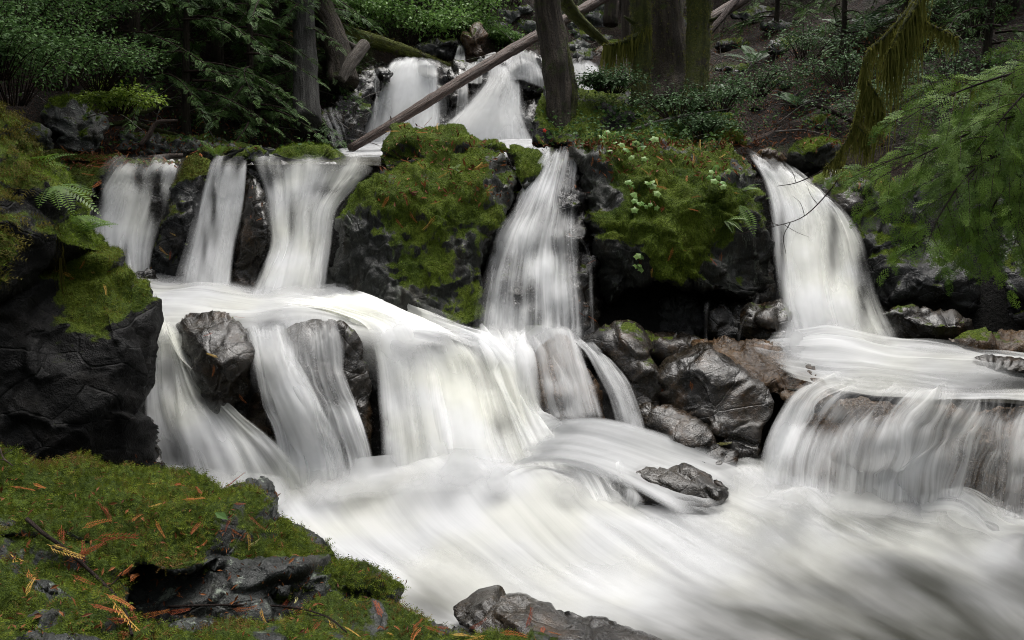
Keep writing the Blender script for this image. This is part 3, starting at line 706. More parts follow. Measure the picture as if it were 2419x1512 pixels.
# ---- left bank behind the upper pool
rock('lb1', 'boulder', 'big pale angular boulder with a moss top on the left bank',
     [(95, 265), (130, 235), (180, 225), (215, 250), (240, 275), (244, 310), (236, 350), (200, 362), (150, 352), (140, 320), (100, 300)], [(170, 240, 11.4), (190, 350, 11.0)], T=0.5, mat='rock_grey', moss=.1, seed=60, facet=.18, cells=1.5, step=5)
rock('lb2', 'boulder', 'rounded boulder with rusty side at the far left of the bank',
     [(40, 330), (60, 296), (100, 296), (132, 325), (130, 360), (60, 372)], [(90, 340, 10.4)], T=0.35, mat='rock_grey', moss=.1, seed=61, facet=.12, cells=2, step=5)
rock('lb3', 'rock_wall', 'shaded pale rock face with roots low on the left bank',
     [(240, 330), (290, 300), (360, 310), (430, 318), (500, 330), (560, 335), (640, 340), (660, 372), (500, 372), (240, 372)], [(300, 310, 12.0), (600, 340, 12.6)], T=0.4, mat='rock_grey', moss=-.1, seed=62, facet=.18, cells=1.8, step=5, cat='rock', strat=.03, strat_dir=(.1, .1, 1))
rock('lb4', 'rock', 'wet black stepped rocks with trickles left of the far waterfall',
     [(720, 345), (730, 290), (770, 250), (800, 190), (850, 150), (890, 160), (905, 190), (880, 250), (860, 310), (850, 360)], [(740, 340, 14.2), (860, 160, 15.8), (860, 330, 14.8)], T=0.4, mat='rock_wet', moss=-.2, seed=63, rough=.09, facet=.24, cells=2.4, step=4, cat='rock')
rock('lb5', 'boulder', 'dark pointed rock at the left shoulder of the far waterfall',
     [(866, 196), (880, 166), (908, 156), (930, 172), (905, 205), (890, 240), (870, 230)], [(895, 190, 15.6)], T=0.3, mat='rock_wet', moss=-.3, seed=64, facet=.2, cells=3, step=4, cat='rock')
rock('farback', 'rock_wall', 'dark rock step behind the far waterfall',
     [(860, 170), (930, 150), (1040, 150), (1110, 140), (1200, 120), (1290, 122), (1420, 140), (1440, 220), (1300, 360), (860, 370)], [(900, 160, 16.6), (1280, 130, 16.9), (900, 350, 15.7), (1250, 350, 15.7), (1420, 200, 16.9)], T=0.2, mat='rock_wet', moss=-.5, seed=65, rough=.12, facet=.3, cells=2.0, step=6, Rpx=30, cat='rock')
rock('far1', 'boulder', 'dark boulder at the head of the far waterfall left of its notch',
     [(955, 130), (985, 100), (1040, 92), (1080, 104), (1090, 125), (1050, 140), (990, 145)], [(1020, 120, 17.8)], T=0.5, mat='rock', moss=-.1, seed=66, facet=.18, cells=1.6, step=4)
rock('far2', 'boulder', 'upright brown boulder right of the notch above the far waterfall',
     [(1096, 120), (1100, 85), (1125, 65), (1150, 75), (1150, 105), (1128, 135), (1105, 138)], [(1125, 110, 17.9)], T=0.45, mat='rock_brown', moss=-.2, seed=67, facet=.18, cells=1.6, step=4)
rock('far3', 'boulder', 'black wet boulder within the right half of the far waterfall',
     [(1208, 185), (1224, 166), (1250, 160), (1278, 180), (1290, 215), (1262, 225), (1226, 212)], [(1248, 195, 16.2)], T=0.35, mat='rock_wet', moss=-.5, seed=68, facet=.16, cells=2, step=4)
rock('far4', 'rock', 'stepped wet rocks at the right side of the far waterfall',
     [(1220, 300), (1228, 240), (1252, 228), (1275, 240), (1284, 330), (1240, 340)], [(1255, 240, 15.9), (1255, 330, 15.4)], T=0.3, mat='rock_wet', moss=-.4, seed=69, facet=.22, cells=2.6, step=4, cat='rock')
rock('far5', 'rock', 'dark stones between the two halves of the far waterfall',
     [(1060, 180), (1066, 160), (1090, 156), (1105, 175), (1108, 250), (1090, 270), (1070, 255)], [(1085, 165, 16.3), (1085, 260, 15.8)], T=0.25, mat='rock_wet', moss=-.5, seed=70, facet=.2, cells=2.6, step=4, cat='rock')
rng = np.random.RandomState(5)
slabs = [(1160, 60, 40, 26, 19.0), (1205, 40, 34, 20, 20.0), (1240, 64, 36, 24, 18.6), (1190, 92, 36, 20, 18.2), (1245, 98, 30, 18, 17.8), (1230, 22, 30, 16, 21.5), (1345, 60, 40, 22, 18.2), (1390, 88, 44, 22, 17.4), (1360, 112, 40, 18, 16.8), (1418, 52, 40, 30, 17.8), (1405, 22, 36, 20, 19.4), (1380, 135, 34, 16, 16.4), (1430, 120, 34, 18, 16.6)]
slablab = ['pale angular boulder nearest the tall trunk on the upper stream bank', 'smaller pale boulder uphill beside the green shrubs', 'pale block left of the tall trunk, top of the rock pile', 'mossy flat stone low in the rock pile above the far waterfall', 'stone tucked against the tall trunk above the fallen log', 'highest grey stone of the upper rock pile',
           'pale stone right of the tall trunk below the fallen log', 'light grey slab above the right trickle', 'flat grey stone just over the small right cascade', 'tilted dark slab under the leaning branch', 'grey boulder high behind the leaning branch', 'brown wet stone at the head of the small right cascade', 'rust brown rock right of the small cascade']
for k, (x, y, rx, ry, D) in enumerate(slabs):
    D = ground_hit(x, y + ry * .5, 12)
    th = np.linspace(0, 2 * math.pi, 9, endpoint=False); j = rng.uniform(.75, 1.2, 9)
    rock(f'far_s{k}', 'boulder', slablab[k], [(x + rx * j[i] * math.cos(t), y + ry * j[i] * math.sin(t)) for i, t in enumerate(th)], [(x, y - ry, D + .5), (x, y + ry, D)], T=0.3, mat='rock_grey' if k != 12 else 'rock_brown', moss=-.1, seed=80 + k, facet=.22, cells=1.8, step=4, group='boulders up the stream')
rock('rootbank', 'earth_bank', 'dark mossy earth bank under the tall trunks',
     [(1270, 345), (1268, 250), (1285, 205), (1330, 190), (1400, 215), (1480, 215), (1560, 240), (1660, 235), (1740, 290), (1760, 345), (1600, 352), (1400, 356)], [(1290, 210, 11.9), (1480, 220, 12.6), (1740, 300, 12.6), (1300, 345, 11.0), (1600, 345, 11.2)], T=0.5, mat='rock_cliff', moss=.25, chis=4, seed=100, rough=.10, facet=.08, cells=1.8, step=6, cat='bank', blobs=[(1275, 260, 18, .6), (1690, 320, 40, .7), (1400, 260, 70, -.2)])
rslope = [(1640, 62, 44, 18, 14.5), (1560, 96, 36, 16, 14.2), (1790, 40, 60, 22, 16.0), (1850, 60, 50, 18, 15.6), (1730, 110, 46, 16, 14.2), (1860, 110, 60, 20, 14.0), (1750, 165, 70, 14, 13.0), (1860, 200, 46, 16, 12.6), (1920, 225, 50, 16, 12.2), (1800, 262, 50, 14, 11.8), (1950, 300, 60, 18, 11.4)]
for k, (x, y, rx, ry, D) in enumerate(rslope):
    D = ground_hit(x, y + ry * .5)
    th = np.linspace(0, 2 * math.pi, 9, endpoint=False); j = rng.uniform(.8, 1.15, 9)
    lab = ['grey rock high between the mossy trunks on the slope', 'mossy stone behind the mossy trunks', 'long dark outcrop at the top of the right slope', 'grey outcrop stone high on the right slope', 'flat stone beside the reddish fallen log', 'bulky grey outcrop in the middle of the right slope', 'dark ledge with brown needles across the right slope', 'small grey stone on the needle slope', 'low stone near the hanging moss branch', 'mossy low rock at the foot of the right slope', 'dark rock at the slope foot behind the hanging moss'][k]
    rock(f'rs{k}', 'boulder', lab, [(x + rx * j[i] * math.cos(t), y + ry * j[i] * math.sin(t)) for i, t in enumerate(th)], [(x, y - ry, D + .5), (x, y + ry, D)], T=0.25, mat='rock_grey' if k in (0, 3, 5, 7) else 'rock', moss=.05, seed=120 + k, facet=.2, cells=2, step=4.5, group='rocks on the right slope')
rock('mosscushion', 'moss_mound', 'bright yellow-green moss cushion on the ground behind the right boulder',
     [(1640, 336), (1650, 316), (1690, 304), (1730, 306), (1752, 330), (1745, 346)], [(1700, 335, 11.0)], T=.3, mat='rock_face', moss=.9, chis=4, seed=140, step=4, facet=.05, cat='moss')
# ---- near bank
rock('bank1', 'mossy_rock', 'thick mossy ridge rock along the top of the near left bank',
     [(-300, 1090), (-100, 1068), (0, 1066), (50, 1080), (92, 1096), (150, 1086), (212, 1080), (252, 1106), (330, 1122), (400, 1132), (470, 1142), (530, 1152), (590, 1146), (640, 1180), (662, 1215), (702, 1240), (762, 1280), (796, 1316), (780, 1345), (690, 1335), (600, 1345), (520, 1330), (430, 1345), (340, 1330), (280, 1350), (200, 1300), (60, 1290), (-300, 1300)],
     [(-200, 1080, 4.2), (200, 1085, 4.3), (590, 1150, 4.5), (790, 1316, 4.35), (700, 1335, 4.1), (450, 1340, 3.75), (250, 1330, 3.55), (-200, 1300, 3.3)], T=0.26, mat='rock_bank', moss=.6, chis=4, seed=150, rough=.07, facet=.05, cells=1.5, step=6, Rpx=60, cat='rock', bulge=[(230, 1150, 70, .10), (470, 1260, 80, .08), (640, 1270, 50, .06)])
rock('bankface', 'rock', 'bare shaded rock face under the mossy ridge of the near bank',
     [(270, 1320), (350, 1305), (520, 1300), (700, 1310), (860, 1350), (940, 1400), (950, 1440), (880, 1500), (640, 1530), (400, 1540), (290, 1460)], [(350, 1310, 3.8), (700, 1310, 4.05), (930, 1410, 4.15), (640, 1520, 3.7), (350, 1500, 3.5)], T=.14, mat='rock_bank', moss=-.6, blobs=[(820, 1385, 110, 1.0), (300, 1450, 50, .7), (640, 1500, 40, .4)], seed=156, rough=.05, facet=.16, cells=2.6, step=6, Rpx=50, cat='rock')
rock('knob', 'rock', 'bare lichen-grey rock knob at the tip of the mossy bank',
     [(560, 1180), (572, 1150), (592, 1140), (632, 1139), (652, 1160), (664, 1210), (640, 1260), (590, 1260)], [(610, 1160, 4.55), (620, 1250, 4.3)], T=.16, mat='rock_bank', moss=-.75, seed=151, facet=.1, cells=5, step=4, cat='rock')
rock('bank2', 'mossy_rock', 'mossy shoulder rock of the bank sloping towards the water',
     [(620, 1300), (690, 1300), (760, 1312), (838, 1328), (928, 1368), (962, 1412), (950, 1432), (900, 1415), (820, 1400), (730, 1400), (650, 1390), (610, 1350)], [(640, 1300, 4.15), (840, 1330, 4.3), (950, 1420, 4.15), (700, 1400, 3.85)], T=.16, mat='rock_bank', moss=.5, chis=4, seed=152, rough=.06, facet=.08, cells=2.2, step=5, Rpx=40, cat='rock')
rock('bank5', 'mossy_rock', 'low mossy slope with scattered sprigs in the bottom left corner',
     [(-300, 1230), (0, 1225), (120, 1240), (230, 1290), (290, 1350), (310, 1430), (360, 1480), (420, 1520), (420, 1700), (-300, 1700)], [(-200, 1240, 3.4), (120, 1245, 3.65), (290, 1360, 3.55), (400, 1510, 3.2), (100, 1640, 2.4), (-250, 1650, 2.2)], T=.14, mat='rock_bank', moss=.45, chis=4, seed=157, rough=.07, facet=.08, cells=2.4, step=6.5, Rpx=60, cat='rock', blobs=[(100, 1395, 30, -.9), (130, 1470, 60, -.5), (20, 1360, 40, -.2), (200, 1330, 60, -.25)])
rock('bank3', 'mossy_rock', 'front mossy rock of the bank strewn with cedar sprigs',
     [(300, 1510), (360, 1484), (480, 1466), (640, 1462), (740, 1430), (850, 1416), (950, 1428), (1030, 1460), (1100, 1486), (1220, 1500), (1330, 1520), (1360, 1600), (1200, 1700), (400, 1750), (280, 1650)], [(360, 1490, 3.3), (740, 1440, 3.75), (950, 1440, 4.0), (1300, 1530, 3.75), (500, 1700, 2.5), (1200, 1680, 3.1)], T=.16, mat='rock_bank', moss=.5, chis=4, seed=153, rough=.06, facet=.06, cells=2.4, step=6, Rpx=50, cat='rock', blobs=[(640, 1500, 50, -.8), (900, 1446, 30, -.9), (1280, 1530, 60, -.5), (780, 1500, 60, -.3)])
rock('bank4', 'rock', 'moss-edged grey stone half sunk in the near left bank',
     [(50, 1452), (80, 1440), (130, 1462), (190, 1485), (240, 1500), (240, 1560), (100, 1600), (50, 1560)], [(80, 1442, 2.95), (200, 1500, 2.85), (100, 1580, 2.55)], T=.12, mat='rock_bank', moss=-.4, seed=154, facet=.14, cells=4, cat='rock')
rock('bank6', 'stone', 'small grey stone in the moss beside the dark twig',
     [(78, 1392), (92, 1376), (118, 1378), (134, 1396), (130, 1412), (90, 1412)], [(105, 1395, 3.05)], T=.08, mat='rock_bank', moss=-.6, seed=158, facet=.1, cells=5, step=4, cat='stone')
rock('frontdark', 'boulder', 'black wet rock breaking the water at the bottom centre',
     [(1052, 1440), (1064, 1408), (1104, 1386), (1152, 1376), (1202, 1386), (1250, 1410), (1294, 1425), (1380, 1446), (1470, 1472), (1552, 1504), (1620, 1545), (1560, 1600), (1300, 1580), (1120, 1500)], [(1060, 1430, 4.4), (1160, 1380, 4.55), (1380, 1446, 4.3), (1600, 1540, 3.95), (1200, 1560, 3.8)], T=.12, mat='rock_slab', moss=-.8, chis=18, seed=155, rough=.025, facet=.07, cells=1.5, step=5, cat='rock')
# ------------------------------------------------------------------ water
_bvc = {}
def bvh_of(key):
    if key not in _bvc:
        r = ROCKS[key]
        _bvc[key] = BVHTree.FromPolygons([Vector(v) for v in r['V']], [tuple(int(i) for i in f) for f in r['F']])
    return _bvc[key]
_cf = {}
def conform(G, over):
    ck = (over, G.shape, float(G[..., :2].sum()))
    if ck in _cf: return _cf[ck]
    nv, nu = G.shape[:2]
    sv, su = max(1, nv // 40), max(1, nu // 50)
    g = G[::sv, ::su]; Dh = g[..., 2].copy(); rr_ = ray(g[..., 0], g[..., 1]); cam_ = Vector(CAM)
    for key in over:
        t = bvh_of(key)
        for a in range(g.shape[0]):
            for b in range(g.shape[1]):
                h = t.ray_cast(cam_, Vector(rr_[a, b]))
                if h[0] is not None: Dh[a, b] = min(Dh[a, b], h[0].y - 0.05)
    df = g[..., 2] - Dh
    nb = lambda q: [q[:-2, 1:-1], q[2:, 1:-1], q[1:-1, :-2], q[1:-1, 2:]]
    for _ in range(3): df = np.maximum(df, np.max(nb(np.pad(df, 1, mode='edge')), 0) * .97)
    for _ in range(7): df = .4 * df + .6 * np.mean(nb(np.pad(df, 1, mode='edge')), 0)
    iv = np.linspace(0, g.shape[0] - 1, nv); iu = np.linspace(0, g.shape[1] - 1, nu)
    t1 = np.stack([np.interp(iv, np.arange(g.shape[0]), df[:, k]) for k in range(g.shape[1])], 1)
    out = np.stack([np.interp(iu, np.arange(g.shape[1]), t1[k]) for k in range(nv)], 0)
    _cf[ck] = out
    return out

def sheet(lines, nu=48, nv=44, off=0.0, amp=0.015, fu=9.0, fv=0.6, seed=0, dens=0.6, eu=0.09, ev0=0.05, ev1=0.08, tint=0.3, blobs=(), wob=0.55, lift=(), wav=None, over=None, gseed=None, wide=0.0):
    gs = seed if gseed is None else gseed
    L = np.stack([catmull(np.asarray(l, float), nv) for l in lines], 1)       # (nv, k, 3) in px,py,D
    if wide:
        L = np.concatenate([L[:, :1] + wide * (L[:, :1] - L[:, -1:]), L, L[:, -1:] + wide * (L[:, -1:] - L[:, :1])], 1)
    G = np.stack([catmull(L[i], nu) for i in range(nv)], 0)                   # (nv, nu, 3)
    if over:                                                                  # water clings to the rock it runs over
        G[..., 2] -= conform(G, over)
    W = P(G[..., 0], G[..., 1], G[..., 2])
    dv = np.linalg.norm(np.diff(W, axis=0), axis=2).mean(1); V_ = np.concatenate([[0], np.cumsum(dv)])
    du = np.linalg.norm(np.diff(W, axis=1), axis=2).mean(0); U_ = np.concatenate([[0], np.cumsum(du)])
    UU, VV = np.meshgrid(U_, V_)
    tu = np.gradient(W, axis=1); tv = np.gradient(W, axis=0)
    N = np.cross(tu, tv); N /= np.linalg.norm(N, axis=2, keepdims=True) + 1e-9
    s = np.sign((N * (CAM - W)).sum(2).mean()); N *= s
    q = np.stack([UU * fu, VV * fv, np.full_like(UU, gs * 3.3)], -1)
    W = W + N * (off + amp * fbm(q, 3))[..., None]
    for (bx, by, br, bz) in lift:
        W[..., 2] += bz * np.exp(-((G[..., 0] - bx) ** 2 + ((G[..., 1] - by) * 1.6) ** 2) / br ** 2)
    if wav:
        W[..., 2] += wav * fbm(np.stack([UU * 1.8, VV * 0.9, np.full_like(UU, gs * 2.1)], -1), 3)
    u = np.linspace(0, 1, nu)[None]; v = np.linspace(0, 1, nv)[:, None]
    nzv = wob * pnoise(np.stack([VV * 1.3, UU * 0.2, np.full_like(UU, seed + 5.5)], -1))
    e = sstep(0, 1, np.minimum(u, 1 - u) / eu + nzv) if eu else np.ones_like(UU)
    nzu = 0.9 * pnoise(np.stack([UU * 5, VV * 0.0, np.full_like(UU, seed + 9.5)], -1))
    if ev0: e = e * sstep(0, 1, v / ev0 + nzu * (v < ev0 * 2))
    if ev1: e = e * sstep(0, 1, (1 - v) / ev1 + nzu * 0.5)
    den = np.full_like(UU, dens)
    for (bx, by, br, ba) in blobs:
        rx, ry = (br if isinstance(br, tuple) else (br, br))
        den = den + ba * np.exp(-((G[..., 0] - bx) / rx) ** 2 - ((G[..., 1] - by) / ry) ** 2)
    i = np.arange(nv - 1)[:, None] * nu; j = np.arange(nu - 1)[None]
    F = np.stack([i + j, i + j + 1, i + nu + j + 1, i + nu + j], -1).reshape(-1, 4)
    F = F if s > 0 else F[:, ::-1]
    return W.reshape(-1, 3), F, dict(edge=e.ravel(), dens=den.ravel(), tint=np.full(UU.size, tint)), np.stack([UU + seed * 2.7, VV], -1).reshape(-1, 2)

def fall(name, label, lines, layers, **kw):
    """a waterfall: several sheets of aerated water one in front of the other"""
    root = empty(name, P(*lines[0][-1])); tag(root, label, kind='structure')
    for k, (mat, off, dens) in enumerate(layers):
        a = dict(kw); a.update(gseed=kw.get('seed', 0), off=off, dens=dens, seed=kw.get('seed', 0) + k * 1.37)
        if mat == 'fall_s': a.update(wide=.10, eu=.34, wob=.8, nu=40, nv=34)
        V, F, at, uv = sheet(lines, **a)
        child('water_sheet', V, F, M[mat], root, attrs=at, uv=uv)
    return root

def D3(pts, d0, d1):
    """give a list of (px,py) distances running from d0 to d1"""
    n = len(pts)
    return [(x, y, d0 + (d1 - d0) * (k / (n - 1))) for k, (x, y) in enumerate(pts)]
def Z3(pts, z0, z1):
    n = len(pts)
    return [(x, y, float(Dz(x, y, z0 + (z1 - z0) * (k / (n - 1))))) for k, (x, y) in enumerate(pts)]

def BR(*p): return list(p)
THICK = [('fall_c', 0.0, 0.68), ('fall_a', 0.035, 0.38), ('fall_s', 0.07, 0.26)]
MEDIUM = [('fall_a', 0.0, 0.55), ('fall_b', 0.04, 0.26), ('fall_s', 0.06, 0.26)]
THIN = [('fall_a', 0.0, 0.42), ('fall_b', 0.03, 0.15)]

# left upper falls
fall('waterfall', 'first fall at the left, partly behind the mossy cliff',
     [BR((280, 380, 10.5))+D3([(268, 398), (236, 450), (214, 520), (222, 600), (260, 680)], 9.55, 8.75), BR((318, 380, 10.5))+D3([(312, 398), (292, 440), (272, 520), (286, 600), (312, 680)], 9.5, 8.7), BR((366, 378, 10.5))+D3([(365, 394), (355, 440), (340, 520), (330, 600), (335, 680)], 9.5, 8.7), BR((428, 376, 10.5))+D3([(424, 390), (410, 440), (388, 510), (362, 590), (350, 680)], 9.5, 8.7)], THICK, over=('lipback',), ev0=.17, seed=1, tint=.35, amp=.05, blobs=[(290, 560, 60, .2), (372, 470, (16, 60), -.6), (330, 425, (14, 26), -.5), (236, 480, (16, 50), -.5), (300, 610, (10, 50), -.3)])
fall('waterfall', 'second left fall between the two dark rock ribs',
     [BR((512, 374, 10.5))+D3([(502, 388), (478, 470), (458, 550), (436, 630), (424, 690)], 9.5, 8.6), BR((544, 372, 10.5))+D3([(540, 386), (524, 480), (510, 560), (494, 630), (486, 700)], 9.45, 8.55), BR((584, 374, 10.5))+D3([(584, 388), (576, 470), (562, 560), (552, 630), (548, 690)], 9.5, 8.6)], THICK, over=('lipback',), ev0=.17, seed=2, tint=.15, blobs=[(506, 480, (9, 80), -.45), (556, 600, (8, 70), -.35), (484, 590, (8, 60), -.3)])
fall('waterfall', 'third and widest left fall fanning into the middle pool',
     [BR((606, 374, 10.6))+D3([(592, 388), (616, 440), (632, 510), (636, 580), (612, 640), (580, 715)], 9.7, 8.5), BR((692, 372, 10.6))+D3([(690, 386), (696, 440), (692, 520), (676, 600), (656, 660), (640, 720)], 9.7, 8.4), BR((808, 370, 10.6))+D3([(800, 384), (772, 440), (736, 510), (716, 590), (706, 650), (700, 720)], 9.7, 8.4), BR((890, 374, 10.7))+D3([(892, 398), (850, 436), (800, 490), (784, 570), (774, 640), (766, 715)], 9.75, 8.5)], THICK, over=('lipback',), ev0=.17, seed=3, tint=.5, nu=64, amp=.05, blobs=[(700, 620, 60, .3), (640, 430, (22, 30), -.35), (776, 452, (40, 20), -.32), (692, 540, (10, 70), -.3), (618, 610, (10, 60), -.45), (738, 600, (8, 70), -.25)])
# middle fall
fall('waterfall', 'thin veil of the middle fall between the two mossy boulders',
     [BR((1290, 356, 10.2))+D3([(1284, 366), (1250, 420), (1206, 495), (1168, 555), (1140, 640), (1124, 720), (1112, 810)], 9.75, 8.0), BR((1314, 354, 10.2))+D3([(1312, 362), (1272, 440), (1244, 520), (1214, 610), (1190, 720), (1182, 815)], 9.7, 7.95), BR((1338, 354, 10.2))+D3([(1338, 362), (1322, 440), (1308, 540), (1288, 640), (1276, 730), (1272, 820)], 9.7, 7.95), BR((1360, 357, 10.2))+D3([(1362, 366), (1360, 450), (1362, 560), (1372, 660), (1382, 740), (1386, 820)], 9.75, 8.05)], [('fall_b', 0.0, 0.42), ('fall_b', 0.04, 0.20), ('fall_c', 0.02, 0.10)], over=('steps', 'centre'), seed=4, tint=.05, nu=60, nv=60, amp=.05, eu=.10, blobs=[(1270, 440, 36, .5), (1230, 560, 40, .3), (1280, 640, 30, .4), (1310, 700, 40, .3), (1340, 480, 25, -.4), (1230, 700, 28, -.3), (1190, 760, 40, .2)])
fall('waterfall', 'slender side trickle on the right of the middle fall',
     [D3([(1364, 560), (1384, 600), (1390, 700), (1392, 800)], 8.95, 8.05), D3([(1374, 560), (1396, 605), (1402, 700), (1410, 800)], 8.95, 8.05)], [('fall_b', 0.0, 0.12)], over=('steps',), seed=5, nu=24, eu=.5, wob=.8)
fall('waterfall', 'faint film of water over the moss left of the middle fall',
     [D3([(1186, 362), (1200, 400), (1206, 450), (1196, 490)], 9.75, 9.2), D3([(1200, 362), (1214, 400), (1216, 450), (1212, 480)], 9.75, 9.2)], [('fall_b', 0.0, 0.1)], over=('centre', 'saddle'), seed=6, nu=24, eu=.5, wob=.8)
# right fall
fall('waterfall', 'tall right waterfall pouring past the mossy boulder',
     [BR((1764, 368, 10.5))+D3([(1772, 380), (1800, 430), (1818, 500), (1824, 590), (1832, 690), (1850, 800)], 9.9, 8.0), BR((1800, 384, 10.5))+D3([(1812, 396), (1846, 450), (1866, 530), (1880, 630), (1900, 720), (1920, 830)], 9.8, 7.8), BR((1848, 396, 10.4))+D3([(1866, 408), (1912, 460), (1946, 540), (1966, 640), (1990, 730), (2010, 830)], 9.75, 7.8), BR((1910, 440, 10.0))+D3([(1936, 470), (1986, 490), (2030, 560), (2052, 640), (2076, 730), (2120, 815)], 9.5, 8.0)], THICK, over=('rb3', 'cave', 'rb1'), seed=7, tint=.5, nu=60, amp=.04, blobs=[(1890, 600, 40, .35), (1930, 720, 60, .3), (1966, 590, (14, 110), -.5), (2036, 680, (18, 100), -.5), (1846, 620, (9, 120), -.45), (1910, 540, (8, 90), -.25)])
# lower left cascade
fall('waterfall', 'left arm of the lower cascade sliding round the black boulder',
     [D3([(372, 745), (358, 850), (342, 950), (346, 1040), (370, 1160)], 7.35, 6.5), D3([(392, 750), (402, 830), (420, 920), (440, 1010), (455, 1170)], 7.3, 6.4), D3([(410, 765), (436, 850), (480, 925), (540, 1000), (590, 1080), (620, 1190)], 7.2, 6.3), D3([(418, 795), (468, 890), (530, 960), (620, 1015), (700, 1090), (770, 1190)], 7.1, 6.25)], THICK, over=('mainback',), seed=8, tint=.6, nu=70, nv=50, amp=.07, fu=5, eu=.05, blobs=[(460, 1020, 40, .3), (400, 880, 30, -.2), (480, 940, 24, -.3), (390, 1080, 40, -.35), (560, 1080, 60, .2)])
fall('waterfall', 'cascade between the black boulder and the dripping boulder',
     [D3([(580, 775), (596, 830), (606, 890), (622, 960), (650, 1050), (660, 1190)], 7.25, 6.3), D3([(640, 768), (652, 830), (690, 900), (730, 980), (762, 1080), (780, 1190)], 7.25, 6.3), D3([(672, 758), (694, 830), (734, 900), (776, 980), (810, 1070), (840, 1190)], 7.25, 6.3)], MEDIUM, over=('mainback', 'wetA2', 'wetB'), seed=9, tint=.2, nu=60, nv=50, amp=.05, eu=.06, blobs=[(630, 850, 30, .3), (710, 950, 45, .5), (750, 1080, 70, .4), (640, 960, 25, -.25), (740, 800, 40, -.2)])
fall('waterfall', 'thin curtain dripping over the front of the dripping boulder',
     [D3([(680, 765), (676, 820), (690, 900), (740, 1000), (770, 1080), (780, 1170)], 7.2, 6.25), D3([(740, 752), (748, 810), (752, 880), (790, 960), (820, 1050), (840, 1170)], 7.2, 6.2), D3([(800, 752), (806, 800), (810, 880), (840, 960), (870, 1040), (896, 1160)], 7.15, 6.3)], [('fall_a', 0.03, 0.24), ('fall_b', 0.06, 0.16)], over=('wetB',), seed=10, tint=.05, nu=60, nv=50, amp=.05, fu=14, eu=.08, blobs=[(770, 775, (60, 24), -.1), (830, 990, 40, .3), (810, 1090, 40, .1)])
# main cascade: from the middle pool over the lip
fall('waterfall', 'broad main cascade pouring from the middle pool',
     [D3([(640, 733), (770, 748), (850, 775), (880, 850), (892, 960), (900, 1060), (905, 1190)], 7.75, 6.3), D3([(760, 715), (900, 752), (986, 800), (1026, 890), (1044, 980), (1056, 1080), (1060, 1190)], 8.0, 6.2), D3([(860, 702), (1000, 765), (1090, 810), (1146, 890), (1172, 980), (1190, 1070), (1205, 1180)], 8.3, 6.2), D3([(960, 735), (1080, 780), (1180, 805), (1250, 860), (1290, 960), (1330, 1050), (1400, 1140)], 8.2, 6.4)], THICK, over=('mainback',), seed=11, tint=.55, nu=80, nv=60, amp=.06, fu=6, eu=.06, blobs=[(1080, 1000, 90, .4), (960, 960, 60, .2), (1130, 900, 40, -.2), (1180, 1010, 30, -.25), (900, 1000, 25, -.3), (850, 740, 150, .5)])
fall('waterfall', 'bright chute from the middle fall foot into the main cascade',
     [D3([(1116, 790), (1140, 850), (1180, 950), (1220, 1050), (1250, 1160)], 7.95, 6.3), D3([(1190, 790), (1210, 850), (1240, 950), (1290, 1040), (1370, 1150)], 7.9, 6.35), D3([(1260, 800), (1268, 870), (1290, 960), (1350, 1030), (1470, 1130)], 7.85, 6.5)], [('fall_c', 0.06, 0.75), ('fall_a', 0.1, 0.4)], over=('mainback', 'veiled'), seed=12, tint=.3, nu=60, amp=.05, blobs=[(1220, 900, 50, .2)])
fall('waterfall', 'veil over the grey brown rock at the middle fall foot',
     [D3([(1262, 800), (1276, 870), (1290, 960), (1300, 1000)], 7.6, 6.8), D3([(1310, 776), (1330, 850), (1350, 930), (1370, 1000)], 7.4, 6.7), D3([(1350, 800), (1376, 860), (1406, 930), (1430, 1000)], 7.5, 6.75)], [('fall_a', 0.03, 0.34), ('fall_b', 0.06, 0.2), ('fall_s', .08, .18)], over=('veiled',), seed=13, tint=0, nu=50)
fall('waterfall', 'narrow cascade between the veiled rock and the ridged dark rock',
     [D3([(1350, 800), (1380, 830), (1412, 890), (1440, 950), (1460, 1030)], 7.85, 6.8), D3([(1380, 805), (1416, 840), (1450, 890), (1480, 950), (1500, 1030)], 7.8, 6.75), D3([(1396, 815), (1436, 850), (1480, 900), (1506, 960), (1530, 1030)], 7.8, 6.75)], THIN + [('fall_c', .01, .3)], over=('R1', 'veiled'), seed=14, tint=.05, nu=40)
fall('waterfall', 'rapids sliding past the low layered rock in mid stream',
     [Z3([(1270, 985), (1400, 988), (1530, 1018), (1650, 1060), (1760, 1110), (1850, 1180)], .48, 0.0), Z3([(1240, 1040), (1350, 1036), (1450, 1056), (1560, 1084), (1690, 1118), (1790, 1195)], .36, 0.0), Z3([(1200, 1110), (1290, 1100), (1370, 1112), (1440, 1140), (1520, 1180), (1600, 1230)], .22, 0.0)], [('foam', 0.02, 0.95), ('foam_b', 0.05, 0.55)], seed=15, tint=.1, nu=50, nv=60, amp=.02, fu=2, eu=.12, ev0=.12, ev1=.2, wob=.6)
fall('waterfall', 'side spill fanning from the rapids beside the layered rock',
     [D3([(1300, 1040), (1330, 1090), (1370, 1150), (1400, 1210)], 6.65, 5.9), D3([(1380, 1060), (1420, 1100), (1460, 1150), (1490, 1200)], 6.55, 5.95), D3([(1450, 1085), (1470, 1110), (1490, 1150), (1520, 1200)], 6.5, 6.0)], [('fall_a', .03, .45), ('fall_b', .06, .2)], over=('mid',), seed=16, tint=.2, nu=40)
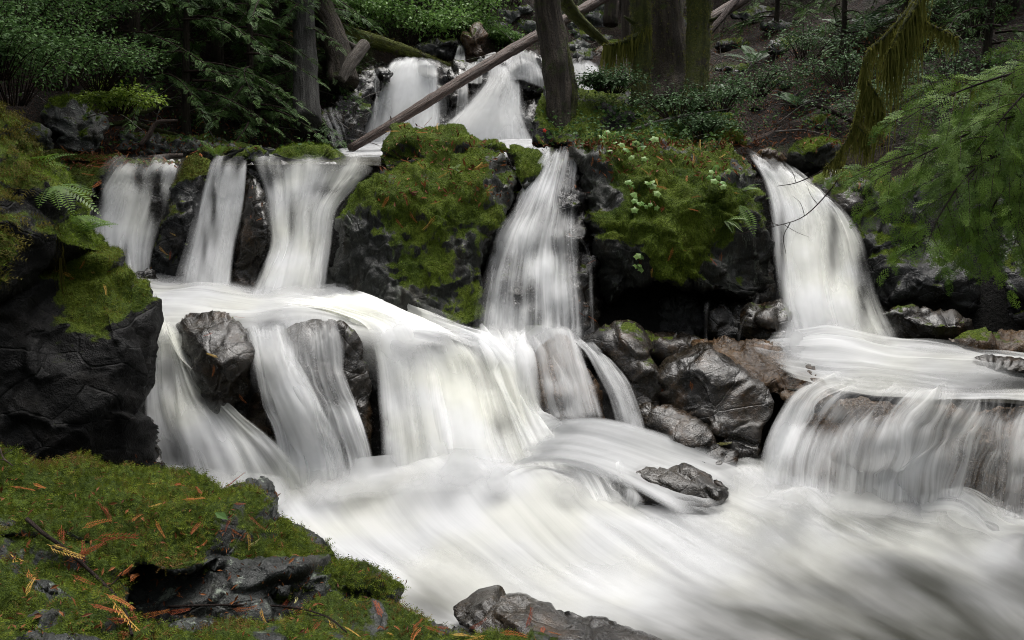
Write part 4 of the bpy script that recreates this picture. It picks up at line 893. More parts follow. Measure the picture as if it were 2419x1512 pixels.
# right lower cascade
fall('waterfall', 'wide lower right cascade spilling in combed strands off the brown shelf',
     [D3([(1960, 900), (1880, 930), (1832, 990), (1800, 1060), (1786, 1150)], 6.9, 6.15), D3([(2010, 920), (1936, 960), (1890, 1030), (1862, 1100), (1846, 1170)], 6.75, 6.05), D3([(2140, 930), (2090, 975), (2050, 1040), (2020, 1110), (2000, 1200)], 6.6, 5.9), D3([(2300, 935), (2280, 985), (2256, 1050), (2236, 1130), (2226, 1220)], 6.55, 5.8), D3([(2560, 945), (2550, 1000), (2540, 1070), (2530, 1150), (2520, 1260)], 6.6, 5.7)], [('fall_a', 0.05, 0.50), ('fall_b', 0.09, 0.34), ('fall_c', 0.12, 0.05)], over=('shelf',), seed=17, tint=.2, nu=90, nv=44, amp=.07, fu=7, eu=.05, ev0=.12, blobs=[(1840, 1050, 50, .5), (2050, 960, (60, 40), -.45), (2330, 960, (120, 30), -.35), (1960, 1010, (50, 26), -.3), (2160, 1100, 40, .25), (2320, 1150, 100, -.12), (1940, 1130, 40, -.1)])
# trickles round the stones by the right fall
for k, (lab, pl) in enumerate([('thin trickle between the stones left of the right fall', [(1786, 705), (1776, 735), (1750, 770), (1742, 815)]), ('faint trickle down the dark stone under the hollow', [(1668, 715), (1666, 750), (1664, 800), (1670, 830)])]):
    w = 11 + 3 * k
    fall('waterfall', lab, [D3([(x - w, y) for x, y in pl], 8.25, 7.9), D3([(x + w, y) for x, y in pl], 8.25, 7.9)], [('fall_b', 0.05, 0.12)], over=('caveblock2', 'fallstone', 'caveblock'), seed=20 + k, nu=24, eu=.5, wob=.8, ev0=.2, ev1=.2)
# far waterfall
fall('waterfall', 'left half of the far waterfall behind the diagonal log',
     [BR((928, 146, 17.0))+D3([(918, 156), (896, 190), (874, 250), (858, 310), (846, 372)], 16.2, 15.0), BR((962, 142, 17.0))+D3([(960, 150), (946, 180), (930, 240), (915, 310), (905, 372)], 16.2, 14.9), BR((1000, 146, 17.0))+D3([(1000, 154), (1000, 190), (992, 250), (985, 310), (980, 372)], 16.2, 14.9), BR((1032, 150, 17.0))+D3([(1034, 158), (1038, 190), (1040, 250), (1040, 310), (1046, 372)], 16.2, 15.0)], THICK, over=('farback',), seed=30, tint=.1, nu=50, blobs=[(960, 200, 60, .4), (1020, 300, 40, .3), (900, 260, 30, -.1)])
fall('waterfall', 'right half of the far waterfall stepping down beside the tall trunk',
     [D3([(1150, 150), (1150, 190), (1128, 225), (1080, 270), (1036, 310), (1024, 370)], 16.4, 14.9), D3([(1186, 150), (1180, 190), (1160, 230), (1140, 290), (1130, 370)], 16.4, 14.8), D3([(1212, 180), (1206, 210), (1196, 250), (1200, 300), (1210, 370)], 16.2, 14.8), D3([(1226, 200), (1228, 225), (1232, 260), (1246, 310), (1276, 370)], 16.1, 14.9)], THICK, over=('farback', 'far4'), seed=31, tint=.1, nu=50, blobs=[(1150, 290, 50, .3)])
fall('waterfall', 'upper right veil of the far waterfall',
     [D3([(1196, 128), (1190, 150), (1186, 175), (1180, 200)], 16.7, 16.1), D3([(1236, 124), (1236, 150), (1230, 175), (1228, 190)], 16.7, 16.1), D3([(1262, 124), (1272, 150), (1282, 180), (1286, 215)], 16.7, 16.0)], MEDIUM, over=('farback', 'far3'), seed=32, tint=.05, nu=40, nv=30)
fall('waterfall', 'small upper step in the middle of the far waterfall',
     [D3([(1106, 160), (1100, 175), (1100, 200)], 16.6, 16.1), D3([(1150, 138), (1142, 165), (1140, 200)], 16.6, 16.1)], MEDIUM, over=('farback',), seed=33, nu=24, nv=24)
fall('waterfall', 'narrow middle strand of the far waterfall',
     [D3([(1084, 165), (1082, 200), (1076, 260), (1070, 310)], 16.2, 15.3), D3([(1108, 170), (1106, 200), (1106, 260), (1108, 310)], 16.2, 15.3)], THIN, over=('farback', 'far5'), seed=34, nu=24, nv=40)
fall('waterfall', 'little spout in the notch above the far waterfall',
     [D3([(1082, 108), (1076, 125), (1070, 150)], 18.2, 17.2), D3([(1096, 108), (1098, 125), (1100, 148)], 18.2, 17.2)], THIN, over=('far1',), seed=35, nu=16, nv=20)
fall('waterfall', 'small white cascade seen right of the tall trunk',
     [D3([(1346, 150), (1342, 175), (1338, 200), (1330, 235)], 16.6, 16.0), D3([(1384, 150), (1386, 175), (1388, 200), (1390, 235)], 16.6, 15.9), D3([(1412, 160), (1420, 180), (1428, 200), (1436, 235)], 16.6, 16.0)], THICK, over=('farback',), seed=36, nu=40, nv=30)
fall('waterfall', 'lacy trickles on the stepped rocks left of the far waterfall',
     [D3([(752, 262), (760, 290), (772, 320), (780, 360)], 14.4, 13.7), D3([(800, 262), (808, 290), (820, 320), (830, 360)], 14.5, 13.8)], [('fall_b', .08, .02)], over=('lb4',), seed=37, nu=40, nv=40)
fall('waterfall', 'thin spout beside the dark pointed rock of the far waterfall',
     [D3([(884, 170), (880, 200), (876, 240), (866, 290)], 15.6, 15.0), D3([(900, 172), (892, 200), (888, 240), (884, 290)], 15.6, 15.0)], [('fall_b', .08, .3)], over=('lb5', 'lb4'), seed=38, nu=16, nv=30, eu=.3)

# level water
def pool(name, label, lines, mat='pool', **kw):
    V, F, at, uv = sheet(lines, eu=0, ev0=0, ev1=0, **kw)
    return link(name, npmesh(name, V, F, M[mat], attrs=at, uv=uv), None, label, kind='structure')

def foam(name, label, lines, layers, root_at=None, **kw):
    return fall(name, label, lines, layers, **kw)

zl = -0.05
low = [Z3(q, zl, zl) for q in ([(470, 1150), (560, 1290), (720, 1430), (940, 1540), (1300, 1640), (1700, 1780)], [(760, 1140), (950, 1250), (1200, 1350), (1600, 1465), (2100, 1600), (2500, 1720)], [(1000, 1120), (1250, 1205), (1550, 1285), (1950, 1395), (2350, 1525), (2800, 1680)], [(1350, 1100), (1600, 1170), (1850, 1235), (2150, 1325), (2500, 1445), (2900, 1600)], [(1750, 1100), (1950, 1160), (2200, 1220), (2450, 1285), (2700, 1365), (3100, 1500)], [(2500, 1100), (2600, 1165), (2750, 1230), (2900, 1300), (3100, 1400), (3400, 1540)])]
pool('stream', 'dark water of the lower pool', low, nu=60, nv=60, off=-0.16, amp=.01)
LOWB = [(750, 1250, (220, 140), .4), (1150, 1230, (330, 130), .6), (1450, 1300, (260, 120), .25), (1020, 1410, (90, 60), -.35), (1800, 1190, (170, 60), .5), (2150, 1240, (240, 60), .5), (1650, 1245, (80, 30), -.2), (2150, 1370, (200, 50), -.2), (2330, 1330, (100, 40), .2), (2200, 1500, (520, 150), -.36), (1700, 1500, (260, 60), -.15), (2418, 1310, (60, 60), -.2)]
foam('foam', 'white foam racing over the lower pool', low, [('foam_o', 0.0, 0.53), ('foam_b', 0.05, 0.12)], seed=40, nu=110, nv=80, amp=.02, fu=2.0, eu=.02, ev0=.02, ev1=.0, tint=.38, blobs=LOWB, wav=.05,
     lift=[(950, 1180, 90, .10), (1090, 1150, 120, .16), (1280, 1170, 90, .12), (1760, 1140, 70, .12), (1900, 1200, 70, .10), (2260, 1240, 90, .14), (2420, 1290, 60, .1), (1200, 1260, 160, .08)])
mid = [D3([(300, 640), (430, 668), (600, 690), (790, 692), (880, 702), (1000, 760), (1150, 800)], 9.05, 8.2), D3([(300, 690), (430, 705), (600, 720), (760, 732), (900, 755), (1050, 790), (1200, 815)], 8.3, 7.7), D3([(330, 760), (420, 756), (560, 760), (700, 764), (830, 775), (940, 800), (1040, 830)], 7.4, 7.2), D3([(330, 830), (420, 826), (560, 830), (700, 834), (830, 845), (940, 870), (1040, 900)], 7.15, 6.95)]
foam('foam', 'white foaming middle pool below the left falls', mid, [('foam', 0.0, 0.95), ('foam_b', 0.035, 0.6)], seed=41, nu=48, nv=70, amp=.03, fu=2, eu=.3, ev0=.02, ev1=.1, tint=.35, wav=.05, lift=[(700, 705, 80, .10), (490, 690, 60, .07), (560, 700, 50, .05), (330, 660, 40, .05), (810, 700, 50, .10)], blobs=[(480, 690, (60, 12), -.3), (640, 770, (50, 14), -.5)])
upz = 2.27
pool('stream', 'dark smooth water of the upper pool at the brink', [D3([(150, 378), (420, 388), (600, 390), (760, 388), (900, 392)], 9.75, 9.75), D3([(200, 368), (420, 374), (600, 374), (760, 372), (900, 370)], 11.6, 11.6), D3([(300, 352), (500, 356), (700, 356), (800, 354), (900, 354)], 14.5, 14.5)], nu=24, nv=50, amp=.005)
foam('foam', 'white water below the far waterfall', [D3([(760, 362), (840, 350), (900, 346), (1050, 346), (1150, 342), (1280, 338)], 15.0, 15.0), D3([(780, 372), (840, 366), (900, 364), (1050, 364), (1150, 360), (1300, 356)], 13.2, 13.2), D3([(820, 380), (860, 378), (900, 378), (1050, 378), (1150, 376), (1300, 372)], 11.4, 11.4)], [('foam', 0.02, 0.9), ('foam_b', 0.05, .5)], seed=42, nu=40, nv=50, eu=.08, ev0=.06, ev1=.03, amp=.02, tint=.05, wav=.04)
foam('foam', 'white foaming pool below the right waterfall', [D3([(1840, 800), (1900, 800), (2000, 800), (2110, 804), (2260, 822), (2520, 850)], 8.05, 7.9), D3([(1780, 830), (1900, 850), (2020, 860), (2150, 865), (2300, 880), (2540, 900)], 7.55, 7.1), D3([(1870, 890), (1950, 920), (2050, 940), (2200, 952), (2330, 958), (2560, 970)], 6.85, 6.5)], [('foam', 0.02, 0.8), ('foam_b', 0.06, .5)], seed=43, nu=50, nv=80, eu=.1, ev0=.06, ev1=.0, amp=.02, tint=.3, wav=.05, lift=[(1960, 805, 90, .12)], blobs=[(1820, 845, (70, 22), -.5), (2300, 845, (120, 16), -.35), (2420, 905, (120, 24), -.5), (2280, 920, (160, 14), -.3), (2010, 850, (120, 40), .3), (1900, 890, (50, 20), -.3)])
pool('stream', 'thin dark water on the right pool shelf', [D3([(1700, 805), (1900, 800), (2110, 800), (2300, 805), (2540, 815)], 8.3, 8.3), D3([(1650, 850), (1900, 860), (2110, 870), (2300, 880), (2560, 890)], 7.4, 7.3), D3([(1800, 900), (1950, 915), (2150, 925), (2330, 935), (2580, 950)], 6.95, 6.6)], nu=30, nv=40, off=-.05, amp=.005)

# mist at the feet of the falls: soft low billows
def mist(name, label, pts, h, D, seed, dens=.62):
    root = empty(name, P(pts[0][0], pts[0][1], D)); tag(root, label, kind='stuff')
    for k in range(2):
        dd = D - 0.16 * k
        hh = h * (1.0 - 0.25 * k)
        top = [(x, y - hh, dd + .22) for x, y in pts]; md = [(x, y - hh * .4, dd + .05) for x, y in pts]; bot = [(x, y + 22 + 8 * k, dd - .25) for x, y in pts]
        V, F, at, uv = sheet([[t, m_, b_] for t, m_, b_ in zip(top, md, bot)], nu=60, nv=20, amp=.03, fu=1.6, fv=1.6, seed=seed + k * 2.1, gseed=seed, dens=dens, eu=.12, ev0=1.0, ev1=.5, tint=.2, wob=.5)
        child('billow', V, F, M['mist'], root, attrs=at, uv=uv)
M['mist'] = water_mat('spray', su=4, sv=4, contrast=.9, seed=3.3, transl=.4, fine=.3, white=FM, cream=FMC)
mist('mist', 'spray at the foot of the main cascade', [(700, 1190), (850, 1160), (980, 1150), (1100, 1140), (1250, 1160), (1420, 1170)], 80, 6.05, 1)
mist('mist', 'spray below the lower right cascade', [(1740, 1150), (1850, 1170), (2000, 1195), (2150, 1215), (2300, 1235), (2480, 1265)], 60, 5.75, 2)
mist('mist', 'spray where the left falls meet the middle pool', [(400, 690), (500, 702), (600, 716), (700, 722), (800, 712)], 44, 8.4, 3)
mist('mist', 'spray at the foot of the right waterfall', [(1840, 815), (1920, 830), (2000, 832), (2120, 820)], 60, 7.75, 4)
mist('mist', 'spray at the foot of the middle fall', [(1110, 810), (1180, 812), (1260, 812), (1380, 815)], 44, 7.85, 5)
mist('mist', 'spray at the foot of the far waterfall', [(840, 366), (920, 360), (1050, 362), (1150, 360), (1270, 352)], 30, 14.7, 6)
mist('mist', 'spray at the foot of the lower left cascade', [(380, 1150), (480, 1160), (580, 1170), (680, 1180), (780, 1180), (880, 1170)], 70, 6.15, 7)
# ------------------------------------------------------------------ finding the surface under a point of the picture
_V = np.vstack(_bv + [GV]); _F = np.vstack(_bf + [GF + _bo])
BVH = BVHTree.FromPolygons([Vector(v) for v in _V], [tuple(f) for f in _F.tolist()])
def drop(px, py):
    d = Vector(ray(px, py)).normalized()
    h = BVH.ray_cast(Vector(CAM), d)
    if h[0] is None: return P(px, py, 40.0), np.array((0, 0, 1.0))
    return np.array(h[0]), np.array(h[1])

def unit(v): return v / (np.linalg.norm(v, axis=-1, keepdims=True) + 1e-9)

# ------------------------------------------------------------------ moss
def quadstrip(pts, w):
    """thin flat leaf along pts (k,3) with half widths w in y"""
    pts = np.asarray(pts, float); w = np.asarray(w, float)
    V = np.concatenate([pts + np.stack([0 * w, w, 0 * w], 1), pts - np.stack([0 * w, w, 0 * w], 1)])
    k = len(pts)
    F = np.array([(i, i + k, i + k + 1, i + 1) for i in range(k - 1)])
    return V, F

def shoot_template(n=4, droop=.35):
    V, F, o = [], [], 0
    ts = np.linspace(.15, .95, n)
    for i, t in enumerate(ts):
        for s in (-1, 1):
            L = .42 * (1 - .55 * t); c = np.array((t, 0, .25 * t - droop * t * t)); e = c + np.array((.6 * L, s * L, -.10 * L)); 
            V += [c + np.array((-.035, 0, 0)), c + np.array((.06, 0, 0)), e]; F.append((o, o + 1, o + 2)); o += 3
    V += [(0, .03, 0), (0, -.03, 0), (1.08, 0, .25 - droop * 1.1)]; F.append((o, o + 1, o + 2))
    return np.array(V, float), np.array(F)
SH_NEAR = shoot_template(4)
SH_MID = shoot_template(1)

def moss_on(key, n, tpl, size, mat, thr=.5, seed=0, hang=.25, up=.55, name='moss', pxr=None):
    r = ROCKS[key]; V, F, N, ms = r['V'], r['F'], r['N'], r['moss']
    rs = np.random.RandomState(seed + 11)
    a = V[F[:, 0]]; e1 = V[F[:, 1]] - a; e2 = V[F[:, 2]] - a
    cr = np.cross(e1, e2); ar = np.linalg.norm(cr, axis=1) / 2; fn = unit(cr)
    m = ms[F].mean(1)
    w = ar * np.clip((m - thr) * 2.5, 0, 1) * (((CAM - a) * fn).sum(1) / np.linalg.norm(CAM - a, axis=1) > -.25)
    if pxr:
        q = a - CAM; zc = q[:, 1] * math.cos(PITCH) - q[:, 2] * math.sin(PITCH); w = w * ((CX + FPX * q[:, 0] / zc > pxr[0]) & (CX + FPX * q[:, 0] / zc < pxr[1]))
    if w.sum() <= 0: return
    f = rs.choice(len(F), n, p=w / w.sum())
    u = rs.rand(n, 2); fl = u.sum(1) > 1; u[fl] = 1 - u[fl]
    p = a[f] + e1[f] * u[:, :1] + e2[f] * u[:, 1:]
    nn = fn[f]
    fwd = unit(rs.normal(size=(n, 3)) - (rs.normal(size=(n, 3)) * nn).sum(1, keepdims=True) * nn) * .9 + nn * up + np.array((0, 0, -hang))
    rot = frames(fwd, nn + .3 * rs.normal(size=(n, 3)))
    tint = np.clip(.46 + .42 * fbm(p * 2.2 + 9, 3) + .30 * fbm(p * 9.0, 2) + .24 * rs.normal(size=n), 0, 0.94)
    tint[rs.rand(n) < .03] = 1.0
    if mat == 'moss': tint[(fbm(p * 2.6 + 3, 3) > .42) & (rs.rand(n) < .55)] = 1.0
    VV, FF, t = scatter(tpl[0], tpl[1], p - .004 * nn, rot, size * rs.uniform(.6, 1.35, n), tint)
    child(name, VV, FF, M[mat], r['obj'], attrs={'tint': t}, smooth=False, kind='stuff')

moss_on('bank1', 16500, SH_NEAR, .034, 'moss', .45, 1)
moss_on('bank2', 4000, SH_NEAR, .034, 'moss', .45, 2)
moss_on('bank3', 8500, SH_NEAR, .032, 'moss', .45, 3)
moss_on('bank5', 9000, SH_NEAR, .034, 'moss', .45, 4)
for key, n, sz, mt in (('cap', 9000, .032, 'moss_deep'), ('centre', 25000, .032, 'moss_deep'), ('right', 27000, .032, 'moss_deep'), ('saddle', 2500, .034, 'moss_deep'), ('leftledge', 5000, .036, 'moss_brown'),
                       ('hump', 17000, .036, 'moss_deep'), ('cliff', 16000, .034, 'moss'), ('rootbank', 9000, .05, 'moss_deep'), ('mosscushion', 5000, .05, 'moss'), ('topflat', 4000, .04, 'moss_deep'), ('rb2', 3000, .04, 'moss_deep'), ('rb4', 3000, .04, 'moss_deep'), ('rb5', 3000, .04, 'moss_deep'), ('lb1', 3000, .05, 'moss_deep'), ('pillar1', 3000, .035, 'moss_brown'), ('topflat2', 1500, .04, 'moss_brown')):
    moss_on(key, n, SH_MID, sz, mt, .45, len(key) + n % 97)
# feathery brown moss hanging from the left outcrop
moss_on('hump', 4500, SH_NEAR, .075, 'moss_brown', .35, 77, hang=.9, up=.4, name='feather_moss', pxr=(-400, 95))

# ------------------------------------------------------------------ conifer sprays
def spray_template(n=8, sub=True):
    V, F, o = [], [], 0
    def leaf(c, e, w):
        nonlocal o
        c = np.asarray(c, float); e = np.asarray(e, float); d = e - c; s = np.array((-d[1], d[0], 0)); s = s / (np.linalg.norm(s) + 1e-9) * w; m = c + d * .55 + np.array((0, 0, .01))
        V.extend([c, m - s, e, m + s]); F.append((o, o + 1, o + 2, o + 3)); o += 4
    dz = lambda x: -.22 * x * x
    leaf((0, 0, 0), (1.0, 0, dz(1)), .016)
    for i, t in enumerate(np.linspace(.08, .96, n)):
        for s in (-1, 1):
            L = .40 * (1 - .72 * t) + .04; c = np.array((t, 0, dz(t))); e = c + np.array((.72 * L, s * .75 * L, -.12 * L))
            leaf(c, e, .030 + .012 * (1 - t))
            if sub and L > .16:
                for q in (.4, .7):
                    b = c + (e - c) * q; leaf(b, b + np.array((.42 * L, s * .08 * L, -.05 * L)) * .75, .015); leaf(b, b + np.array((.06 * L, s * .42 * L, -.05 * L)) * .75, .015)
    return np.array(V), np.array(F)
SPRAY = spray_template(7, False)
SPRAY_LO = spray_template(5, False)

def cedar(name, label, base, h, r, nb, L0, zr=(.1, 1.0), lean=(0, 0), mat='cedar', seed=0, size=.34, tpl=None, bark='bark_cedar', dens=11, azr=None, group='cedars', droop=.55):
    rs = np.random.RandomState(seed)
    base = np.array(base, float)
    root = empty(name, base, label, 'tree', group)
    top = base + np.array((lean[0] * h, lean[1] * h, h))
    k = 7
    pts = np.array([base + (top - base) * t + np.array((.05 * math.sin(4 * t + seed), .05 * math.cos(3 * t + seed), 0)) * r * 8 for t in np.linspace(0, 1, k)]); pts[0, 2] -= .4
    V, F, uv = tube_tri(pts, np.array([1.5, 1.0, .85, .7, .5, .3, .06]) * r, ns=10, rough=.12, seed=seed, n=24, ridges=3)
    child('trunk', V, F, M[bark], root, uv=uv)
    tpl = tpl or SPRAY
    pos, fw, up, sc, br = [], [], [], [], []
    for b in range(nb):
        t = zr[0] + (zr[1] - zr[0]) * (b + rs.rand()) / nb
        st = base + (top - base) * t
        az = rs.uniform(*(azr or (0, 2 * math.pi)))
        d = np.array((math.cos(az), math.sin(az), 0)); side = np.array((-d[1], d[0], 0))
        L = L0 * (1 - .75 * max(0, t - .2)) * rs.uniform(.7, 1.15)
        q = np.linspace(0, 1, 8)[:, None]
        c = st + d * L * q + np.array((0, 0, 1.0)) * L * (.18 * q - droop * q ** 1.8) + side * L * .12 * np.sin(q * 3 + b)
        br.append(tube_tri(c, np.linspace(.02, .004, 8) * (L0 / 1.6) ** .5, ns=4)[:2])
        m = max(4, int(dens * L))
        for i in range(m):
            x = .12 + .88 * (i + rs.rand()) / m; pc = np.array([np.interp(x, q[:, 0], c[:, j]) for j in range(3)])
            for s in (-1, 1):
                pos.append(pc); fw.append(side * s * rs.uniform(.5, 1.0) + d * rs.uniform(.35, 1.0) + np.array((0, 0, rs.uniform(-.75, .05)))); up.append(np.array((0, 0, 1.0)) + .35 * rs.normal(size=3)); sc.append(size * rs.uniform(.6, 1.2) * (1 - .35 * x))
        pos.append(c[-1]); fw.append(d + np.array((0, 0, -.5))); up.append(np.array((0, 0, 1.0)) + .2 * rs.normal(size=3)); sc.append(size * .9)
    pos, fw, up, sc = map(np.array, (pos, fw, up, sc))
    V, F, ti = scatter(tpl[0], tpl[1], pos, frames(fw, up), sc, np.clip(rs.normal(.45, .25, len(pos)), 0, 1))
    child('crown', V, F, M[mat], root, attrs={'tint': ti}, smooth=False)
    V, F = merge(br)
    child('branches', V, F, M['twig'], root, uv=np.zeros((len(V), 2)), kind='stuff')
    return root

def on_ground(px, py, lo=9.9):
    D = ground_hit(px, py, lo); return P(px, py, D)

for k, (px, py, h, L, nb, lab) in enumerate([
        (440, 318, 3.4, 1.5, 30, 'young cedar nearest the roots on the left bank'), (585, 320, 3.0, 1.6, 32, 'young cedar leaning over the stream ledge'), (700, 312, 3.4, 1.7, 34, 'young cedar beside the wet stepped rocks'),
        (770, 225, 2.6, 1.2, 24, 'small cedar hanging over the dark rocks by the far waterfall'), (330, 250, 4.0, 1.5, 26, 'young cedar higher up the left bank'), (520, 215, 4.0, 1.7, 30, 'cedar uphill among the left bank trees'), (650, 175, 4.5, 1.8, 30, 'cedar uphill beside the grey trunk'), (180, 120, 5.0, 1.9, 30, 'dark cedar at the top left behind the shrubs'), (60, 60, 6.0, 2.2, 30, 'dark cedar in the top left corner'), (400, 90, 5.5, 2.2, 34, 'tall dark cedar at the top of the left bank')]):
    cedar('cedar_tree', lab, on_ground(px, py), h, .06 + .008 * k, nb, L, zr=(.06, .98), seed=200 + k, lean=(.08, -.05), size=.22, dens=13, group='cedars on the left bank')

for k, (px, py, h, L, nb, lab) in enumerate([(1830, 70, 3.0, 1.4, 24, 'small dark cedar high on the right slope'), (1985, 150, 2.6, 1.3, 22, 'small dark cedar behind the hanging moss'), (2130, 120, 3.2, 1.5, 24, 'small dark cedar behind the hemlock boughs'), (2330, 160, 3.6, 1.6, 26, 'dark cedar at the right edge of the slope')]):
    cedar('cedar_tree', lab, on_ground(px, py), h, .06, nb, L, zr=(.08, .98), seed=240 + k, size=.22, dens=12, group='cedars on the right slope')

def copy_tree(src, loc, rz, sc, label):
    r = src.copy(); COL.objects.link(r); r.location = [float(c) for c in loc]; r.rotation_euler = (0, 0, rz); r.scale = (sc,) * 3; r['label'] = label
    for ch in list(src.children):
        c = ch.copy(); COL.objects.link(c); c.parent = r
    return r
big = cedar('cedar_tree', 'big cedar standing behind the far stream bend', on_ground(880, 5, 26), 13, .26, 60, 3.0, zr=(.06, .9), seed=300, size=.55, dens=7, mat='cedar', tpl=SPRAY, group='cedars behind the falls')
for k, (px, py, sc, lab) in enumerate([(690, 20, .6, 'cedar behind the grey trunk'), (1480, 20, .6, 'cedar behind the mossy trunks'), (1700, -20, .6, 'cedar at the top of the right slope'), (1900, -30, .6, 'cedar above the needle slope'), (2150, -10, .5, 'cedar behind the hanging moss branch'), (2380, 0, .6, 'cedar at the top right corner'), (560, 0, .5, 'cedar at the crest of the left bank'), (250, -40, .6, 'cedar on the crest at the top left')]):
    copy_tree(big, on_ground(px, py, 13), k * 1.3 + .4, sc, lab)

# ------------------------------------------------------------------ shrubs
def leaf_rhomb(w=.5):
    return np.array([(0, 0, 0), (.5, -w * .5, .06), (1, 0, -.05), (.5, w * .5, .06)], float), np.array([(0, 1, 2, 3)])
LEAF = leaf_rhomb(.62)
LEAF_N = leaf_rhomb(.42)
def shrub(name, label, base, rx, rz, ns, nl, size, mat, seed=0, tilt=(0, 0), stem=.008, group='shrubs', twigmat='twig'):
    rs = np.random.RandomState(seed); base = np.array(base, float)
    root = empty(name, base, label, 'shrub', group)
    pos, fw, up, st = [], [], [], []
    for i in range(ns):
        az = rs.uniform(0, 2 * math.pi); r = math.sqrt(rs.rand())
        e = base + np.array((math.cos(az) * r * rx + tilt[0] * rz, math.sin(az) * r * rx * .8 + tilt[1] * rz, rz * (1 - .55 * r * r) * rs.uniform(.6, 1.1)))
        b = base + np.array((math.cos(az), math.sin(az), 0)) * rx * .18 * r
        m = (b + e) / 2 + np.array((0, 0, .22 * rz)) + rs.normal(size=3) * .05 * rx
        c = catmull([b, m, e], 10)
        st.append(tube_tri(c, np.linspace(stem, stem * .35, 10), ns=3)[:2])
        for j in range(nl):
            x = rs.uniform(.3, 1.0) ** .8 * 9; a = int(min(x, 8)); pc = c[a] + (c[a + 1] - c[a]) * (x - a)
            dr = unit(rs.normal(size=3) * np.array((1, 1, .45)))
            tw = rs.uniform(.02, .22) * rx
            pos.append(pc + dr * tw); fw.append(dr + np.array((0, 0, -.25))); up.append(np.array((0, 0, 1.0)) + .45 * rs.normal(size=3))
    pos, fw, up = map(np.array, (pos, fw, up))
    V, F, t = scatter(*(LEAF if size > .02 else LEAF_N), pos, frames(fw, up), size * rs.uniform(.6, 1.3, len(pos)), np.clip(rs.normal(.5, .28, len(pos)), 0, 1))
    child('foliage', V, F, M[mat], root, attrs={'tint': t}, smooth=False)
    V, F = merge(st)
    child('stems', V, F, M[twigmat], root, uv=np.zeros((len(V), 2)), kind='stuff')
    return root

def shrub_at(px, py, *a, lo=9.9, D=None, **k):
    return shrub(k.pop('name', 'shrub'), k.pop('label'), P(px, py, D) if D else on_ground(px, py, lo), *a, **k)
for k, (px, py, D, rx, rz, mat, sz, lab) in enumerate([
        (30, 250, 9.0, .8, .9, 'shrub', .04, 'glossy small-leaved shrub above the mossy outcrop'), (130, 215, 9.8, .9, .9, 'shrub', .04, 'glossy small-leaved shrub over the pale boulder'), (230, 215, 10.4, .8, .7, 'shrub', .04, 'arching small-leaved shrub beside the pale boulder'), (20, 120, 10.0, 1.0, 1.0, 'shrub', .045, 'dense shrub at the left edge under the cedars'), (140, 100, 11.0, 1.1, 1.0, 'shrub', .045, 'dense shrub high on the left bank'), (285, 270, 10.8, .55, .35, 'shrub_lime', .045, 'yellow-green low shrub spilling beside the pale boulder'), (-10, 190, 8.6, .7, .7, 'shrub', .045, 'leafy shrub at the very left edge')]):
    shrub_at(px, py, rx, rz, 34, 75, sz, mat, D=D, seed=400 + k, tilt=(.25, -.35), label=lab, group='shrubs on the left bank')
for k, (px, py, rx, rz, mat, lab) in enumerate([(965, 108, 1.5, 1.0, 'shrub_bright', 'bright green low shrub above the far waterfall'), (1050, 96, 1.6, 1.5, 'shrub_bright', 'tall bright green shrub behind the dark boulders'), (1130, 62, 1.5, 1.5, 'shrub_bright', 'bright green shrub behind the rock pile'), (850, 66, 1.2, .8, 'shrub_bright', 'bright green shrub behind the mossy log'), (900, 30, 1.6, 1.3, 'shrub_bright', 'light green bush uphill behind the mossy log'), (1010, 30, 1.8, 2.0, 'shrub_lime', 'yellow-green airy bush at the top centre'), (1200, 16, 1.6, 1.5, 'shrub_bright', 'green bush uphill of the pale boulders'), (1090, 92, 1.0, .7, 'shrub_bright', 'low green bush between the dark boulders'), (1185, 108, .5, .4, 'shrub_bright', 'small green bush among the pale stones')]):
    shrub_at(px, py, rx, rz, 44, 60, .075, mat, lo=17.2, seed=430 + k, label=lab, group='shrubs behind the far waterfall')
for k, (px, py, D, rx, rz, lab) in enumerate([(1420, 215, 11.6, .35, .25, 'thin leafy shrub beside the tall trunk over the small cascade'), (1450, 220, 11.7, .6, .35, 'dark round-leaved shrub on the bank left of the mossy trunks'), (1600, 285, 11.2, .7, .5, 'dark round-leaved shrub at the foot of the mossy trunks'), (1700, 265, 11.6, .7, .5, 'dark glossy shrub right of the mossy trunks'), (1660, 320, 10.9, .5, .3, 'low glossy shrub behind the moss cushion'), (1780, 230, 12.2, .7, .5, 'dark shrub on the needle slope'), (1900, 140, 13.6, .8, .6, 'dark shrub high on the right slope'), (2000, 210, 12.0, .8, .6, 'dark shrub behind the hanging moss'), (2080, 300, 11.0, .8, .6, 'dark shrub at the slope foot right'), (2250, 250, 11.0, 1.0, .9, 'dark shrub behind the hemlock boughs'), (2390, 330, 10.4, 1.0, 1.0, 'dark shrub at the right edge behind the boughs'), (2300, 90, 13, 1.2, 1.0, 'dark shrub high at the right')]):
    shrub_at(px, py, rx, rz, 26, 40, .045, 'leaf_dark', D=D, seed=460 + k, label=lab, group='dark shrubs on the right bank')

